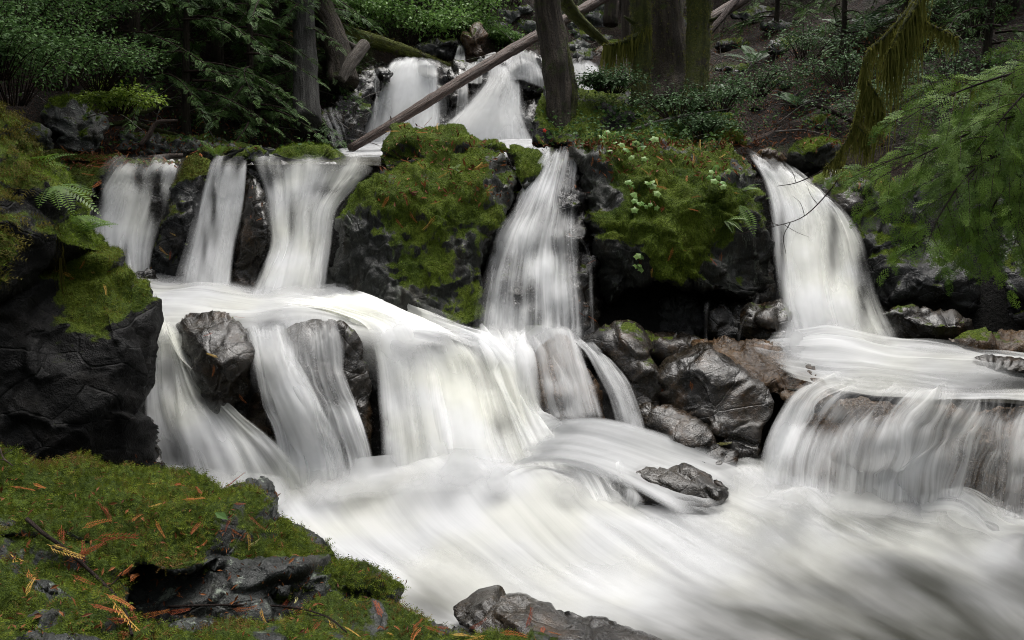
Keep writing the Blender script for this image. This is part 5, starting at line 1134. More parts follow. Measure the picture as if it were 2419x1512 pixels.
# ------------------------------------------------------------------ trunks and logs
def trunk(name, label, pts, rad, mat, seed=0, ns=18, n=40, rough=.10, ridges=4, cat='tree', group=None, stubs=(), moss=0):
    W = np.array([P(*p) for p in pts])
    root = empty(name, W[-1] if cat == 'tree' else W[0], label, cat, group)
    V, F, uv = tube_tri(W, np.array(rad), ns=ns, rough=rough, seed=seed, n=n, ridges=ridges)
    part = child('trunk' if cat == 'tree' else 'stem', V, F, M[mat], root, uv=uv)
    rs = np.random.RandomState(seed)
    for (t, L, az) in stubs:
        c = W[0] * (1 - t) + W[-1] * t if len(W) == 2 else catmull(W, 50)[int(t * 49)]
        d = unit(np.array((math.cos(az), -.6, math.sin(az))))
        V2, F2, uv2 = tube_tri(np.array([c, c + d * L * .5, c + d * L + np.array((0, 0, .1 * L))]), [L * .16, L * .11, L * .04], ns=6, n=6)
        child('branch_stub', V2, F2, M[mat], root, uv=uv2)
    if moss:
        nf = len(F); f = rs.randint(0, nf, moss); p = V[F[f]].mean(1) + rs.normal(size=(moss, 3)) * .01
        cr = unit(np.cross(V[F[f, 1]] - V[F[f, 0]], V[F[f, 2]] - V[F[f, 0]]))
        keep = (cr[:, 2] > -.3) | (rs.rand(moss) < .3); p, cr = p[keep], cr[keep]
        VV, FF, t = scatter(SH_MID[0], SH_MID[1], p, frames(cr * .6 + rs.normal(size=cr.shape) * .6 + np.array((0, 0, -.35)), cr + .2 * rs.normal(size=cr.shape)), .05 * rs.uniform(.6, 1.4, len(p)), np.clip(rs.normal(.45, .2, len(p)), 0, .94))
        child('moss', VV, FF, M['lichen'], root, attrs={'tint': t}, smooth=False, kind='stuff')
    return root

trunk('cedar_tree', 'tall cedar trunk with a split base between the far waterfall and the mossy trunks', [(1290, -160, 11.9), (1292, 0, 11.8), (1306, 100, 11.7), (1318, 200, 11.5), (1322, 280, 11.3), (1328, 352, 11.1)], [.16, .16, .17, .19, .165, .10], 'bark_cedar', 1, rough=.16, ridges=5, stubs=[(.35, .12, .3), (.5, .08, 2.8)])
trunk('cedar_tree', 'mossy second stem leaning on the tall cedar trunk', [(1325, 60, 11.75), (1338, 150, 11.6), (1346, 220, 11.5), (1340, 290, 11.35), (1332, 350, 11.2)], [.02, .07, .10, .10, .08], 'bark_mossy', 2, rough=.15, moss=500)
trunk('tree', 'mossy trunk with peeling bark, leftmost of the three mossy trunks', [(1512, -160, 12.4), (1512, 0, 12.3), (1516, 120, 12.2), (1512, 220, 12.0), (1520, 300, 11.7)], [.14, .15, .13, .12, .15], 'bark_mossy', 3, moss=2500, stubs=[(.45, .3, 2.9)], group='mossy trunks')
trunk('tree', 'thickest dark trunk flaring at its base, middle of the mossy trunks', [(1566, -160, 12.9), (1570, 0, 12.8), (1578, 120, 12.7), (1586, 200, 12.6), (1592, 262, 12.4)], [.22, .22, .25, .30, .38], 'bark_cedar', 4, moss=1200, group='mossy trunks', ridges=7)
trunk('tree', 'yellow-green mossy trunk, rightmost of the three', [(1646, -160, 12.3), (1650, 0, 12.2), (1650, 90, 12.1), (1646, 180, 11.9), (1640, 262, 11.7)], [.15, .16, .155, .15, .17], 'bark_mossy', 5, moss=3500, stubs=[(.5, .25, .2)], group='mossy trunks')
trunk('tree', 'grey upright trunk behind the young cedars at left', [(716, -160, 15.0), (716, 0, 14.8), (718, 80, 14.6), (722, 180, 14.2), (726, 290, 13.6)], [.17, .17, .18, .19, .21], 'bark_grey', 6)
trunk('tree', 'leaning dark stump-like trunk above the mossy log', [(735, -120, 15.6), (752, 0, 15.5), (776, 60, 15.4), (800, 130, 15.2), (812, 200, 14.9)], [.28, .24, .20, .22, .24], 'bark_cedar', 7, rough=.2)
trunk('tree', 'reddish trunk just right of the leaning one', [(770, -120, 17), (772, 0, 17), (776, 60, 16.8), (782, 150, 16.4)], [.16, .15, .15, .17], 'bark_cedar', 8)
for k, (px, yb, D, r, lab) in enumerate([(830, 80, 24, .16, 'slim dark trunk behind the bright shrubs, left'), (905, 60, 27, .2, 'slim dark trunk behind the mossy log'), (985, 50, 26, .14, 'thin trunk behind the yellow-green bush'), (1075, 50, 28, .2, 'dark trunk behind the top centre bushes'), (1165, 40, 25, .14, 'thin trunk behind the pale boulders'), (1235, 20, 26, .18, 'dark trunk above the pale boulders'), (1440, 40, 20, .14, 'thin dark trunk behind the leaning branch'), (1475, 100, 15.5, .07, 'thin mossy stem left of the mossy trunks'), (560, 120, 16, .16, 'dark trunk among the left bank cedars'), (380, 120, 15, .14, 'dark trunk behind the left bank cedars')]):
    trunk('tree', lab, [(px, -200, D + .3), (px + 3, 0, D + .1), (px + 2, yb + 20, D)], [r * .9, r, r * 1.15], 'bark_cedar', 20 + k, ns=10, n=14, group='slim background trunks')

def log(label, pts, rad, mat, seed, stubs=(), moss=0, **k):
    return trunk('fallen_log', label, pts, rad, mat, seed, ns=16, n=60, rough=.10, ridges=5, cat='log', stubs=stubs, moss=moss, **k)
log('long red-brown log lying diagonally across the far waterfall', [(826, 352, 13.2), (960, 272, 13.9), (1120, 172, 15.0), (1262, 88, 16.4), (1420, -2, 18.0), (1520, -60, 19)], [.06, .085, .095, .10, .10, .09], 'log_red', 31, stubs=[(.12, .12, 1.9), (.3, .10, 2.2), (.42, .1, 1.6), (.55, .09, 1.2)])
log('moss-topped log slanting down behind the far waterfall', [(770, 52, 16.0), (830, 82, 16.3), (930, 112, 16.8), (1062, 158, 17.2)], [.13, .13, .11, .05], 'log_mossy', 32, moss=2200)
log('thin pale log below the leaning trunk', [(740, 66, 15.2), (800, 92, 15.3), (858, 122, 15.4)], [.03, .05, .045], 'log_grey', 33)
log('short broken grey log propped beside the young cedars', [(862, 104, 15.0), (828, 150, 14.7), (806, 188, 14.5)], [.10, .11, .07], 'log_grey', 34, stubs=[(.7, .08, 2)])
log('broken red-ended log behind the mossy log', [(822, 74, 18.5), (860, 66, 18.8), (892, 60, 19)], [.06, .07, .06], 'log_red', 35)
log('dark log under the mossy log', [(800, 96, 17.5), (880, 92, 18), (930, 86, 18.4)], [.06, .07, .04], 'log_mossy', 36)
log('dark mossy branch leaning down right of the tall trunk', [(1320, -20, 12.6), (1352, 30, 13.2), (1392, 70, 13.8), (1432, 104, 14.4)], [.11, .09, .075, .06], 'log_mossy', 37, moss=300)
log('red-brown fallen log on the right slope behind the mossy trunks', [(1570, 110, 14.2), (1660, 56, 14.8), (1760, -4, 15.6)], [.09, .10, .09], 'log_red', 38)
log('dark fallen branch crossing the upper right slope', [(1645, 110, 13.8), (1690, 60, 14.2), (1740, 0, 15.0)], [.05, .05, .05], 'twig', 39)
log('short red-brown log on the ledge behind the left falls', [(350, 374, 10.7), (390, 370, 10.8), (432, 368, 10.9)], [.03, .035, .03], 'log_red', 40)
log('thin pale dead branch lying behind the right boulder', [(1500, 305, 10.9), (1560, 286, 11.0), (1640, 270, 11.1), (1720, 258, 11.3)], [.02, .018, .014, .006], 'twig_pale', 41)
log('pale stick on the ground at the foot of the right slope', [(1830, 312, 11.2), (1870, 308, 11.2), (1905, 306, 11.3)], [.012, .012, .006], 'twig_pale', 42)
log('dark fallen branch on the needle slope', [(1930, 250, 11.9), (2000, 280, 11.7), (2060, 320, 11.4)], [.03, .03, .02], 'twig', 43)
# exposed roots on the left bank
for k, (pl, lab) in enumerate([([(240, 300), (300, 290), (360, 305), (420, 318)], 'mossy root curling along the left bank'), ([(330, 345), (352, 318), (372, 290), (420, 285)], 'reddish forked root low on the left bank'), ([(250, 262), (300, 268), (350, 262), (390, 240)], 'arched root above the pale rock face')]):
    D0 = 11.6
    trunk('exposed_root', lab, [(x, y, D0 + .1 * i) for i, (x, y) in enumerate(pl)], [.03, .035, .03, .015], 'bark_mossy' if k != 1 else 'log_red', 50 + k, ns=8, n=24, cat='root')

# ------------------------------------------------------------------ hanging moss
def strands(anchors, lens, w, seed, n_seg=4, sway=.12):
    rs = np.random.RandomState(seed); n = len(anchors)
    t = np.linspace(0, 1, n_seg + 1)
    az = rs.uniform(0, 2 * math.pi, n); dx = np.stack([np.cos(az), np.sin(az), 0 * az], 1)
    c = anchors[:, None] + np.array((0, 0, -1.0)) * (lens[:, None] * t)[..., None] + (sway * lens)[:, None, None] * (np.sin(t * 2.2)[None, :, None] * dx[:, None]) + rs.normal(size=(n, n_seg + 1, 3)) * .006 * t[None, :, None] * 2
    az2 = rs.uniform(0, math.pi, n); wd = np.stack([np.cos(az2), np.sin(az2) * .5, 0 * az2], 1)
    wt = w * rs.uniform(.5, 1.3, n)[:, None] * (1 - .85 * t)[None]
    V = np.stack([c + wd[:, None] * wt[..., None], c - wd[:, None] * wt[..., None]], 2).reshape(-1, 3)
    b = (np.arange(n) * (n_seg + 1) * 2)[:, None]; s = np.arange(n_seg)[None] * 2
    F = np.stack([b + s, b + s + 1, b + s + 3, b + s + 2], -1).reshape(-1, 4)
    return V, F, np.repeat(np.clip(rs.normal(.45, .25, n), 0, 1), (n_seg + 1) * 2)

def mossy_branch(root, pts, rad, n, lmax, w, seed, prof=None, mat='bark_mossy'):
    W = np.array([P(*p) for p in pts]); c = catmull(W, 120)
    V, F, uv = tube_tri(W, rad, ns=8, rough=.2, seed=seed, n=40)
    b = child('branch', V, F, M[mat], root, uv=uv)
    rs = np.random.RandomState(seed); i = rs.randint(0, 119, n)
    env = np.interp(i / 119, np.linspace(0, 1, len(prof)), prof) if prof else 1.0
    clump = np.clip(.25 + 1.1 * np.abs(pnoise(np.stack([i / 6.0, np.full(n, seed * 1.1), np.zeros(n)], 1))), 0, 1)
    L = lmax * env * clump * rs.uniform(.25, 1.0, n)
    V, F, t = strands(c[i] + rs.normal(size=(n, 3)) * np.interp(i / 119, np.linspace(0, 1, len(rad)), rad)[:, None] * .7, L + .02, w, seed)
    m = child('hanging_moss', V, F, M['lichen'], root, attrs={'tint': t}, smooth=False, kind='stuff')
    k = n // 2; i = rs.randint(0, 119, k); dr = unit(rs.normal(size=(k, 3)))
    V, F, t = scatter(SH_MID[0], SH_MID[1], c[i] + dr * np.interp(i / 119, np.linspace(0, 1, len(rad)), rad)[:, None] * .8, frames(dr + rs.normal(size=(k, 3)) * .3, rs.normal(size=(k, 3))), .05 * rs.uniform(.5, 1.3, k), np.clip(rs.normal(.5, .2, k), 0, .94))
    child('moss', V, F, M['lichen'], root, attrs={'tint': t}, smooth=False, kind='stuff')

hm = empty('mossy_limb', P(2180, -40, 6.6), 'drooping limb draped with long hanging moss at the upper right', 'branch')
mossy_branch(hm, [(2200, -60, 6.7), (2140, 30, 6.6), (2090, 86, 6.55), (2046, 130, 6.5), (2040, 200, 6.5), (2018, 290, 6.5), (1985, 355, 6.5), (1945, 400, 6.5)], [.02, .017, .014, .011, .009, .007, .005, .003], 700, .9, .0055, 61, prof=[1.0, 1.3, 1.3, 1.0, .6, .6, .5, .25])
mossy_branch(hm, [(2170, 0, 6.6), (2128, 66, 6.5), (2112, 100, 6.45), (2096, 128, 6.45)], [.02, .018, .012, .005], 340, 1.2, .006, 68)
mossy_branch(hm, [(2044, 190, 6.5), (2070, 225, 6.45), (2088, 262, 6.45)], [.010, .008, .004], 200, .8, .007, 69)
mossy_branch(hm, [(2016, 292, 6.5), (2040, 315, 6.45), (2052, 340, 6.45)], [.008, .006, .003], 130, .5, .006, 70)
mossy_branch(hm, [(2140, 30, 6.6), (2190, 58, 6.7), (2240, 80, 6.8), (2262, 92, 6.8)], [.02, .018, .012, .006], 220, .35, .007, 62)
mb2 = empty('mossy_limb', P(1512, 80, 12.2), 'short moss-curtained branch reaching left from the mossy trunks', 'branch')
mossy_branch(mb2, [(1530, 70, 12.2), (1490, 92, 12.1), (1455, 104, 12.1), (1424, 108, 12.1)], [.05, .04, .03, .015], 420, .8, .012, 63)
mb3 = empty('mossy_limb', P(1640, 200, 11.8), 'thin bent twig with moss strands in front of the mossy trunks', 'branch')
mossy_branch(mb3, [(1660, 200, 11.6), (1580, 262, 11.4), (1530, 290, 11.3), (1500, 300, 11.2)], [.012, .012, .01, .006], 250, .3, .006, 64)
mb4 = empty('mossy_limb', P(2440, 180, 6.3), 'dark mossy branch tip hanging at the right edge', 'branch')
mossy_branch(mb4, [(2520, 150, 6.2), (2440, 175, 6.25), (2360, 190, 6.3), (2250, 186, 6.4)], [.02, .018, .012, .004], 220, .4, .007, 65)
# hanging strands on the left outcrop
lo_ = empty('moss_curtain', P(120, 590, 5.4), 'dark moss strands hanging from the left outcrop', 'moss')
rs = np.random.RandomState(66)
an = np.array([P(x, y, d) for x, y, d in zip(rs.uniform(20, 150, 260), rs.uniform(520, 620, 260), rs.uniform(5.25, 5.5, 260))])
V, F, t = strands(an, rs.uniform(.05, .28, 260), .005, 67)
child('strands', V, F, M['moss_brown'], lo_, attrs={'tint': t}, smooth=False, kind='stuff')

# ------------------------------------------------------------------ hemlock boughs
def hemlock_template(seed):
    V, F, o = [], [], 0
    rs = np.random.RandomState(seed)
    def needle(c, e, w):
        nonlocal o
        d = e - c; s = np.array((-d[1], d[0], 0)); s = s / (np.linalg.norm(s) + 1e-9) * w
        V.extend([c + s * .6, c - s * .6, e - s, e + s]); F.append((o, o + 1, o + 2, o + 3)); o += 4
    def twig(c, d, L):
        needle(c, c + d * L, .008)
        m = max(2, int(L / .10)); pr = np.array((-d[1], d[0], 0))
        for j in range(m):
            b = c + d * L * (j + .5) / m
            for q in (-1, 1):
                if rs.rand() < .92: needle(b, b + (d * .5 + pr * q) * .085 * rs.uniform(.7, 1.2) + np.array((0, 0, rs.uniform(-.02, .02))), .017)
        needle(c + d * L * .95, c + d * (L + .07), .018)
    bend = rs.uniform(-.25, .25)
    ax = lambda t: np.array((t, bend * t * t, -.22 * t * t))
    for i, t in enumerate(np.linspace(.1, .9, 5)):
        for s in (-1, 1):
            if rs.rand() < .1: continue
            L = (.42 * (1 - .6 * t) + .06) * rs.uniform(.7, 1.2); d = np.array((.75, s * rs.uniform(.5, .85), -.15)); twig(ax(t + .05 * s), d / np.linalg.norm(d), L)
    twig(ax(.55), unit(ax(1.0) - ax(.55)), .5)
    needle(ax(0), ax(.55), .008)
    return np.array(V), np.array(F)
HEMS = [hemlock_template(k) for k in range(4)]
hem = empty('hemlock_tree', P(2760, 1000, 6.2), 'hemlock reaching in from the right with lacy green drooping boughs', 'tree')
Vt, Ft, uvt = tube_tri(np.array([P(2760, 1000, 6.2), P(2760, 400, 6.3), P(2740, -300, 6.4)]), [.16, .14, .12], ns=12, rough=.1, n=24, ridges=3)
child('trunk', Vt, Ft, M['bark_mossy'], hem, uv=uvt)
boughs = [[(2560, 140, 6.2), (2370, 180, 6.0), (2210, 240, 5.9), (2110, 300, 5.9)], [(2560, 220, 6.1), (2350, 290, 5.9), (2170, 370, 5.8), (2060, 430, 5.8)], [(2560, 300, 6.0), (2330, 380, 5.8), (2230, 490, 5.7), (2180, 600, 5.6)], [(2560, 340, 6.0), (2400, 420, 5.8), (2330, 520, 5.7), (2312, 615, 5.6)],
          [(2560, 380, 5.9), (2460, 460, 5.8), (2410, 540, 5.7), (2386, 605, 5.6)], [(2560, 180, 6.0), (2420, 300, 5.9), (2300, 410, 5.8), (2250, 520, 5.7)], [(2560, 260, 6.2), (2320, 320, 6.1), (2130, 370, 6.0), (2010, 420, 6.0)], [(2560, 100, 6.1), (2440, 200, 5.9), (2350, 300, 5.8), (2290, 380, 5.8)], [(2560, 320, 6.2), (2360, 370, 6.2), (2190, 430, 6.1), (2110, 500, 6.1)]]
for k, bp in enumerate(boughs):
    rs = np.random.RandomState(500 + k)
    W = np.array([P(*p) for p in bp]); c = catmull(W, 60)
    V, F, uv = tube_tri(W, [.013, .010, .006, .002], ns=5, n=24)
    b = child('bough', V, F, M['twig'], hem, uv=uv)
    pos, fw, up, sc, tw_ = [], [], [], [], []
    m = 12
    for i in range(m):
        x = .06 + .92 * (i + .5) / m; a = int(x * 58); d = unit(c[a + 1] - c[a]); nrm = unit(np.array((0, -.6, .8)) + .25 * rs.normal(size=3)); sd = unit(np.cross(nrm, d))
        for s in (-1, 1):
            if rs.rand() < .15: continue
            L = (.42 * (1 - .65 * x) + .08) * rs.uniform(.65, 1.15)
            q = np.linspace(0, 1, 7)[:, None]; dr = unit(d * .8 + sd * s * .8 + .15 * rs.normal(size=3))
            sb = c[a] + dr * L * q + np.array((0, 0, -.42)) * L * q ** 2
            tw_.append(tube_tri(sb, np.linspace(.0035, .001, 7), ns=3)[:2])
            for w_ in range(1, 7):
                t_ = unit(sb[w_] - sb[w_ - 1]); s2 = np.cross(nrm, t_)
                for z_ in (-1, 1):
                    if rs.rand() < .25: continue
                    pos.append(sb[w_]); fw.append(t_ * .9 + s2 * z_ * .65 + np.array((0, 0, -.2)) + .15 * rs.normal(size=3)); up.append(nrm + .3 * rs.normal(size=3)); sc.append((.12 + .10 * L) * (1 - .09 * w_) * rs.uniform(.75, 1.2))
            pos.append(sb[-1]); fw.append(unit(sb[-1] - sb[-2])); up.append(nrm); sc.append(.11)
    pos, fw, up, sc = map(np.array, (pos, fw, up, sc)); pick = rs.randint(0, 4, len(pos)); got = []
    for v_ in range(4):
        g_ = pick == v_
        got.append(scatter(HEMS[v_][0], HEMS[v_][1], pos[g_], frames(fw[g_], up[g_]), sc[g_], np.clip(rs.normal(.5, .25, g_.sum()), 0, 1)))
    V, F = merge([(g_[0], g_[1]) for g_ in got]); t = np.concatenate([g_[2] for g_ in got])
    m_ = npmesh('foliage', V - np.array(hem.location), F, M['hemlock'], attrs={'tint': t}, smooth=False)
    link('foliage', m_, b)
    V, F = merge(tw_)
    link('side_twigs', npmesh('side_twigs', V - np.array(hem.location), F, M['twig'], uv=np.zeros((len(V), 2))), b, kind='stuff')

# dead twig over the right fall
tw = empty('dead_twig', P(1950, 396, 6.6), 'bare dark twig arching in front of the right waterfall', 'twig')
for pts, r in [([(1960, 392, 6.55), (1930, 410, 6.6), (1880, 432, 6.7), (1835, 440, 6.8)], .006), ([(1992, 400, 6.6), (1960, 450, 6.7), (1900, 510, 6.8), (1840, 532, 6.9), (1790, 540, 7.0)], .006), ([(1866, 526, 6.85), (1850, 560, 6.85), (1856, 600, 6.8)], .004), ([(1826, 534, 6.9), (1810, 480, 6.9), (1800, 440, 6.95)], .003), ([(1900, 510, 6.8), (1890, 480, 6.8), (1870, 462, 6.75)], .0025), ([(1880, 432, 6.7), (1870, 405, 6.7), (1850, 390, 6.7)], .0025), ([(1930, 482, 6.75), (1915, 462, 6.75), (1905, 436, 6.75)], .0025), ([(1850, 530, 6.9), (1880, 548, 6.85), (1910, 560, 6.8)], .0025), ([(1790, 540, 7.0), (1750, 552, 7.0), (1720, 548, 7.05)], .003), ([(1840, 532, 6.9), (1800, 520, 6.9), (1776, 500, 7.0)], .0025)]:
    V, F, uv = tube_tri(np.array([P(*p) for p in pts]), np.linspace(r, r * .4, len(pts)), ns=5, n=16)
    child('twig', V, F, M['twig'], tw, uv=uv)
# ------------------------------------------------------------------ ferns
def frond_template(n=15, arch=.35):
    V, F, o = [], [], 0
    z = lambda t: arch * (t * 1.1 - t * t * 1.5)
    for i in range(6):
        a, b = i / 6, (i + 1) / 6
        V += [(a, .006, z(a)), (a, -.006, z(a)), (b, -.005, z(b)), (b, .005, z(b))]; F.append((o, o + 1, o + 2, o + 3)); o += 4
    for i in range(n):
        t = .08 + .9 * i / (n - 1)
        L = .20 * math.sin(math.pi * min(1, (t * .92 + .12))) ** .7 + .02
        for s in (-1, 1):
            c = np.array((t, 0, z(t))); e = c + np.array((.28 * L, s * L, -.12 * L)); m = (c + e) / 2
            V += [tuple(c), tuple(m + np.array((.026, 0, 0))), tuple(e), tuple(m - np.array((.026, 0, 0)))]; F.append((o, o + 1, o + 2, o + 3)); o += 4
    return np.array(V), np.array(F)
FR = frond_template()
_fm = {}
def fern(label, px, py, n, L, mat='fern', seed=0, spread=(0, 2 * math.pi), tilt=.7, D=None, name='fern', down=0.0):
    rs = np.random.RandomState(seed)
    p, nr = (P(px, py, D), np.array((0, 0, 1.0))) if D else drop(px, py)
    root = empty(name, p, label, 'fern', 'ferns')
    if mat not in _fm:
        _fm[mat] = [npmesh('frond', FR[0], FR[1], M[mat], smooth=False, attrs={'tint': np.full(len(FR[0]), v)}) for v in (.3, .55, .8)]
    for k in range(n):
        az = spread[0] + (spread[1] - spread[0]) * (k + rs.rand() * .6) / n
        f = np.array((math.cos(az), math.sin(az), tilt - down + .2 * rs.normal()))
        o = link('frond', _fm[mat][k % 3], root)
        m = frames(f[None], np.array([[0, -.25, 1.0]]))[0]
        o.rotation_mode = 'QUATERNION'
        o.rotation_quaternion = Matrix(m.tolist()).to_quaternion()
        o.scale = (L * rs.uniform(.75, 1.1),) * 3
    return root
fern('small bright fern standing on the ledge between the left falls', 512, 376, 6, .26, seed=1, tilt=1.3)
fern('long bright fern fronds on the left outcrop', 128, 440, 5, .30, seed=2, spread=(-1.6, .6), tilt=.2, down=.5)
fern('bright sword fern arching off the left outcrop', 168, 515, 6, .26, seed=3, spread=(-1.5, 1.0), tilt=.3, down=.4)
fern('drooping fern tuft at the right rim of the left outcrop', 195, 548, 6, .20, seed=4, spread=(-1.2, 1.4), tilt=.4)
fern('small fern on the upper left outcrop', 95, 390, 4, .22, seed=5, spread=(-1.2, .8), tilt=.4)
fern('fern hanging down the right end of the mossy boulder', 1748, 484, 5, .34, seed=6, spread=(-2.2, -1.0), tilt=-.9, down=.4)
fern('little fern on the edge of the mossy boulder by the right fall', 1752, 450, 4, .2, seed=7, spread=(-1.2, .8), tilt=.2)
fern('small fern low on the face of the mossy boulder', 1712, 520, 3, .24, seed=8, spread=(-1.4, .2), tilt=-.4)
fern('tiny pale fern on the central boulder', 1075, 400, 3, .13, seed=9, spread=(-.3, 3.2), tilt=.3)
fern('fern tuft at the brink beside the right waterfall', 1806, 470, 4, .2, seed=10, spread=(-1.0, .8), tilt=.1)
for k, (px, py, L, lab) in enumerate([(2010, 80, .9, 'large sword fern on the upper right slope'), (2060, 60, .8, 'sword fern beside the large one on the upper right slope'), (1960, 110, .6, 'sword fern lower on the upper right slope'), (2200, 40, .9, 'sword fern at the top right behind the boughs'), (2330, 20, .9, 'sword fern in the top right corner'), (620, 40, .8, 'sword fern under the cedars at the top left'), (250, 40, .9, 'sword fern high on the left bank'), (450, 30, .8, 'sword fern at the crest of the left bank'), (1400, 30, .7, 'fern on the upper rock pile'), (1780, 150, .6, 'dark fern beside the flat ledge of the right slope'), (1880, 250, .5, 'low fern near the foot of the right slope'), (1720, 220, .5, 'fern right of the mossy trunks'), (2090, 220, .6, 'fern behind the hanging moss')]):
    fern(lab, px, py, 8, L, 'fern_dark', seed=30 + k, tilt=.5, D=ground_hit(px, py))

# ------------------------------------------------------------------ leafy plants on the right boulder
def lobed_leaf():
    th = np.linspace(0, 2 * math.pi, 21)[:-1]
    r = .69 + .13 * np.cos(5 * th) + .05 * np.cos(10 * th + .6)
    r = r * (1 - .25 * np.exp(-((th - math.pi) / .5) ** 2))
    V = np.vstack([[(0, 0, .05)], np.stack([r * np.cos(th), r * np.sin(th), -.32 * r ** 2 + .03 * np.cos(5 * th)], 1)])
    F = np.array([(0, i + 1, (i + 1) % 20 + 1) for i in range(20)])
    return V, F
LL = lobed_leaf()
leafm = [npmesh('leaf', LL[0], LL[1], M['leaf_pale'], smooth=False, attrs={'tint': np.full(len(LL[0]), v)}) for v in (.05, .3, .55, .85)]
def plant(label, pts, size=.05, seed=0):
    rs = np.random.RandomState(seed)
    vv = [drop((x / 2.749 + 1350) / 1.034, (y / 2.749 + 300) / 1.034) for x, y in pts]
    base = np.mean([p for p, _ in vv], 0) + np.array((0, .05, -.08))
    root = empty('leafy_plant', base, label, 'plant', 'pale leafy plants on the boulder')
    st = []
    for k, (p, nr) in enumerate(vv):
        tip = p + nr * .05 + np.array((0, -.03, .02))
        st.append(tube_tri(np.array([base, (base + tip) / 2 + np.array((0, -.04, .03)), tip]), [.003, .0025, .002], ns=4, n=8)[:2])
        o = link('leaf', leafm[rs.randint(0, 4)], root)
        f = np.array((rs.uniform(-1, 1), -.4, rs.uniform(-.9, .1)))
        m = frames(f[None], (unit(CAM - p) * .7 + np.array((0, 0, .8)) + .3 * rs.normal(size=3))[None])[0]
        o.rotation_mode = 'QUATERNION'; o.rotation_quaternion = Matrix(m.tolist()).to_quaternion()
        o.location = [float(c) for c in tip - base]; o.scale = (size * rs.uniform(.7, 1.15),) * 3
    V, F = merge(st)
    child('stem', V, F, M['litter_red'], root, attrs={'tint': np.full(len(V), .3)})
plant('pale leafy plant on the top of the right mossy boulder', [(345, 105), (400, 160), (440, 183), (375, 220), (395, 100), (330, 130)], .05, 1)
plant('pale lobed leaves below the top edge of the right boulder', [(512, 210), (515, 265), (570, 190), (620, 280), (535, 160), (680, 150)], .062, 2)
plant('clump of pale leaves on the left face of the right boulder', [(500, 430), (540, 415), (530, 550), (525, 600), (565, 575), (600, 545), (555, 500), (515, 470), (570, 530), (600, 590)], .05, 3)
plant('pale leaves in the middle of the right boulder face', [(640, 430), (660, 455), (710, 505), (660, 560), (625, 405), (640, 400), (690, 580)], .052, 4)
plant('leaf cluster trailing at the right part of the boulder', [(1075, 360), (1060, 400), (1140, 355), (1110, 400), (1120, 430), (1080, 430), (1115, 460), (1095, 330), (1060, 340)], .05, 5)
plant('small pale plant low on the mossy overhang', [(575, 925), (570, 985), (600, 950), (590, 905), (610, 980)], .048, 6)

# ------------------------------------------------------------------ fallen cedar sprigs
def sprig_template(n=10, bend=.25):
    V, F, o = [], [], 0
    y0 = lambda t: bend * t * t
    def leaf(c, e, w):
        nonlocal o
        c = np.asarray(c, float); e = np.asarray(e, float); d = e - c; s = np.array((-d[1], d[0], 0)); s = s / (np.linalg.norm(s) + 1e-9) * w; m = c + d * .5 + np.array((0, 0, .012))
        V.extend([c, m - s, e, m + s]); F.append((o, o + 1, o + 2, o + 3)); o += 4
    for i in range(5): leaf((i / 5, y0(i / 5), .01), ((i + 1.15) / 5, y0((i + 1) / 5), .01), .014)
    for i in range(n):
        t = .12 + .84 * i / (n - 1)
        for s in (-1, 1):
            L = .26 * (1 - .65 * t) + .03; c = np.array((t, y0(t), .01)); e = c + np.array((.85 * L, s * .5 * L, -.01)); leaf(c, e, .012)
            if L > .12: leaf(c + (e - c) * .45, c + (e - c) * .45 + np.array((.09, s * .005, 0)), .009)
    return np.array(V), np.array(F)
_sm = {}
def sprig(px, py, L, ang, mat, label, group, hang=False, seed=0, at=None):
    p, nr = at if at is not None else drop(px, py)
    if mat not in _sm:
        _sm[mat] = []
        for b, tv in ((.25, .2), (-.2, .5), (.05, .85)):
            T = sprig_template(bend=b); _sm[mat].append(npmesh('cedar_sprig', T[0], T[1], M[mat], smooth=False, attrs={'tint': np.full(len(T[0]), tv)}))
    o = link('cedar_sprig', _sm[mat][seed % 3], None, label, 'cedar sprig', group)
    a = R(ang)
    d = np.array((math.cos(a), -.15, math.sin(a))) if hang else np.array((math.cos(a), math.sin(a), 0))
    if not hang: d = d - (d @ nr) * nr
    nn = nr if not hang else unit(unit(CAM - p) + .3 * nr)
    m = frames(d[None], nn[None])[0]
    o.rotation_mode = 'QUATERNION'; o.rotation_quaternion = Matrix(m.tolist()).to_quaternion()
    o.location = [float(c) for c in p + nr * (.022 if not hang else .03)]; o.scale = (L,) * 3
    return o
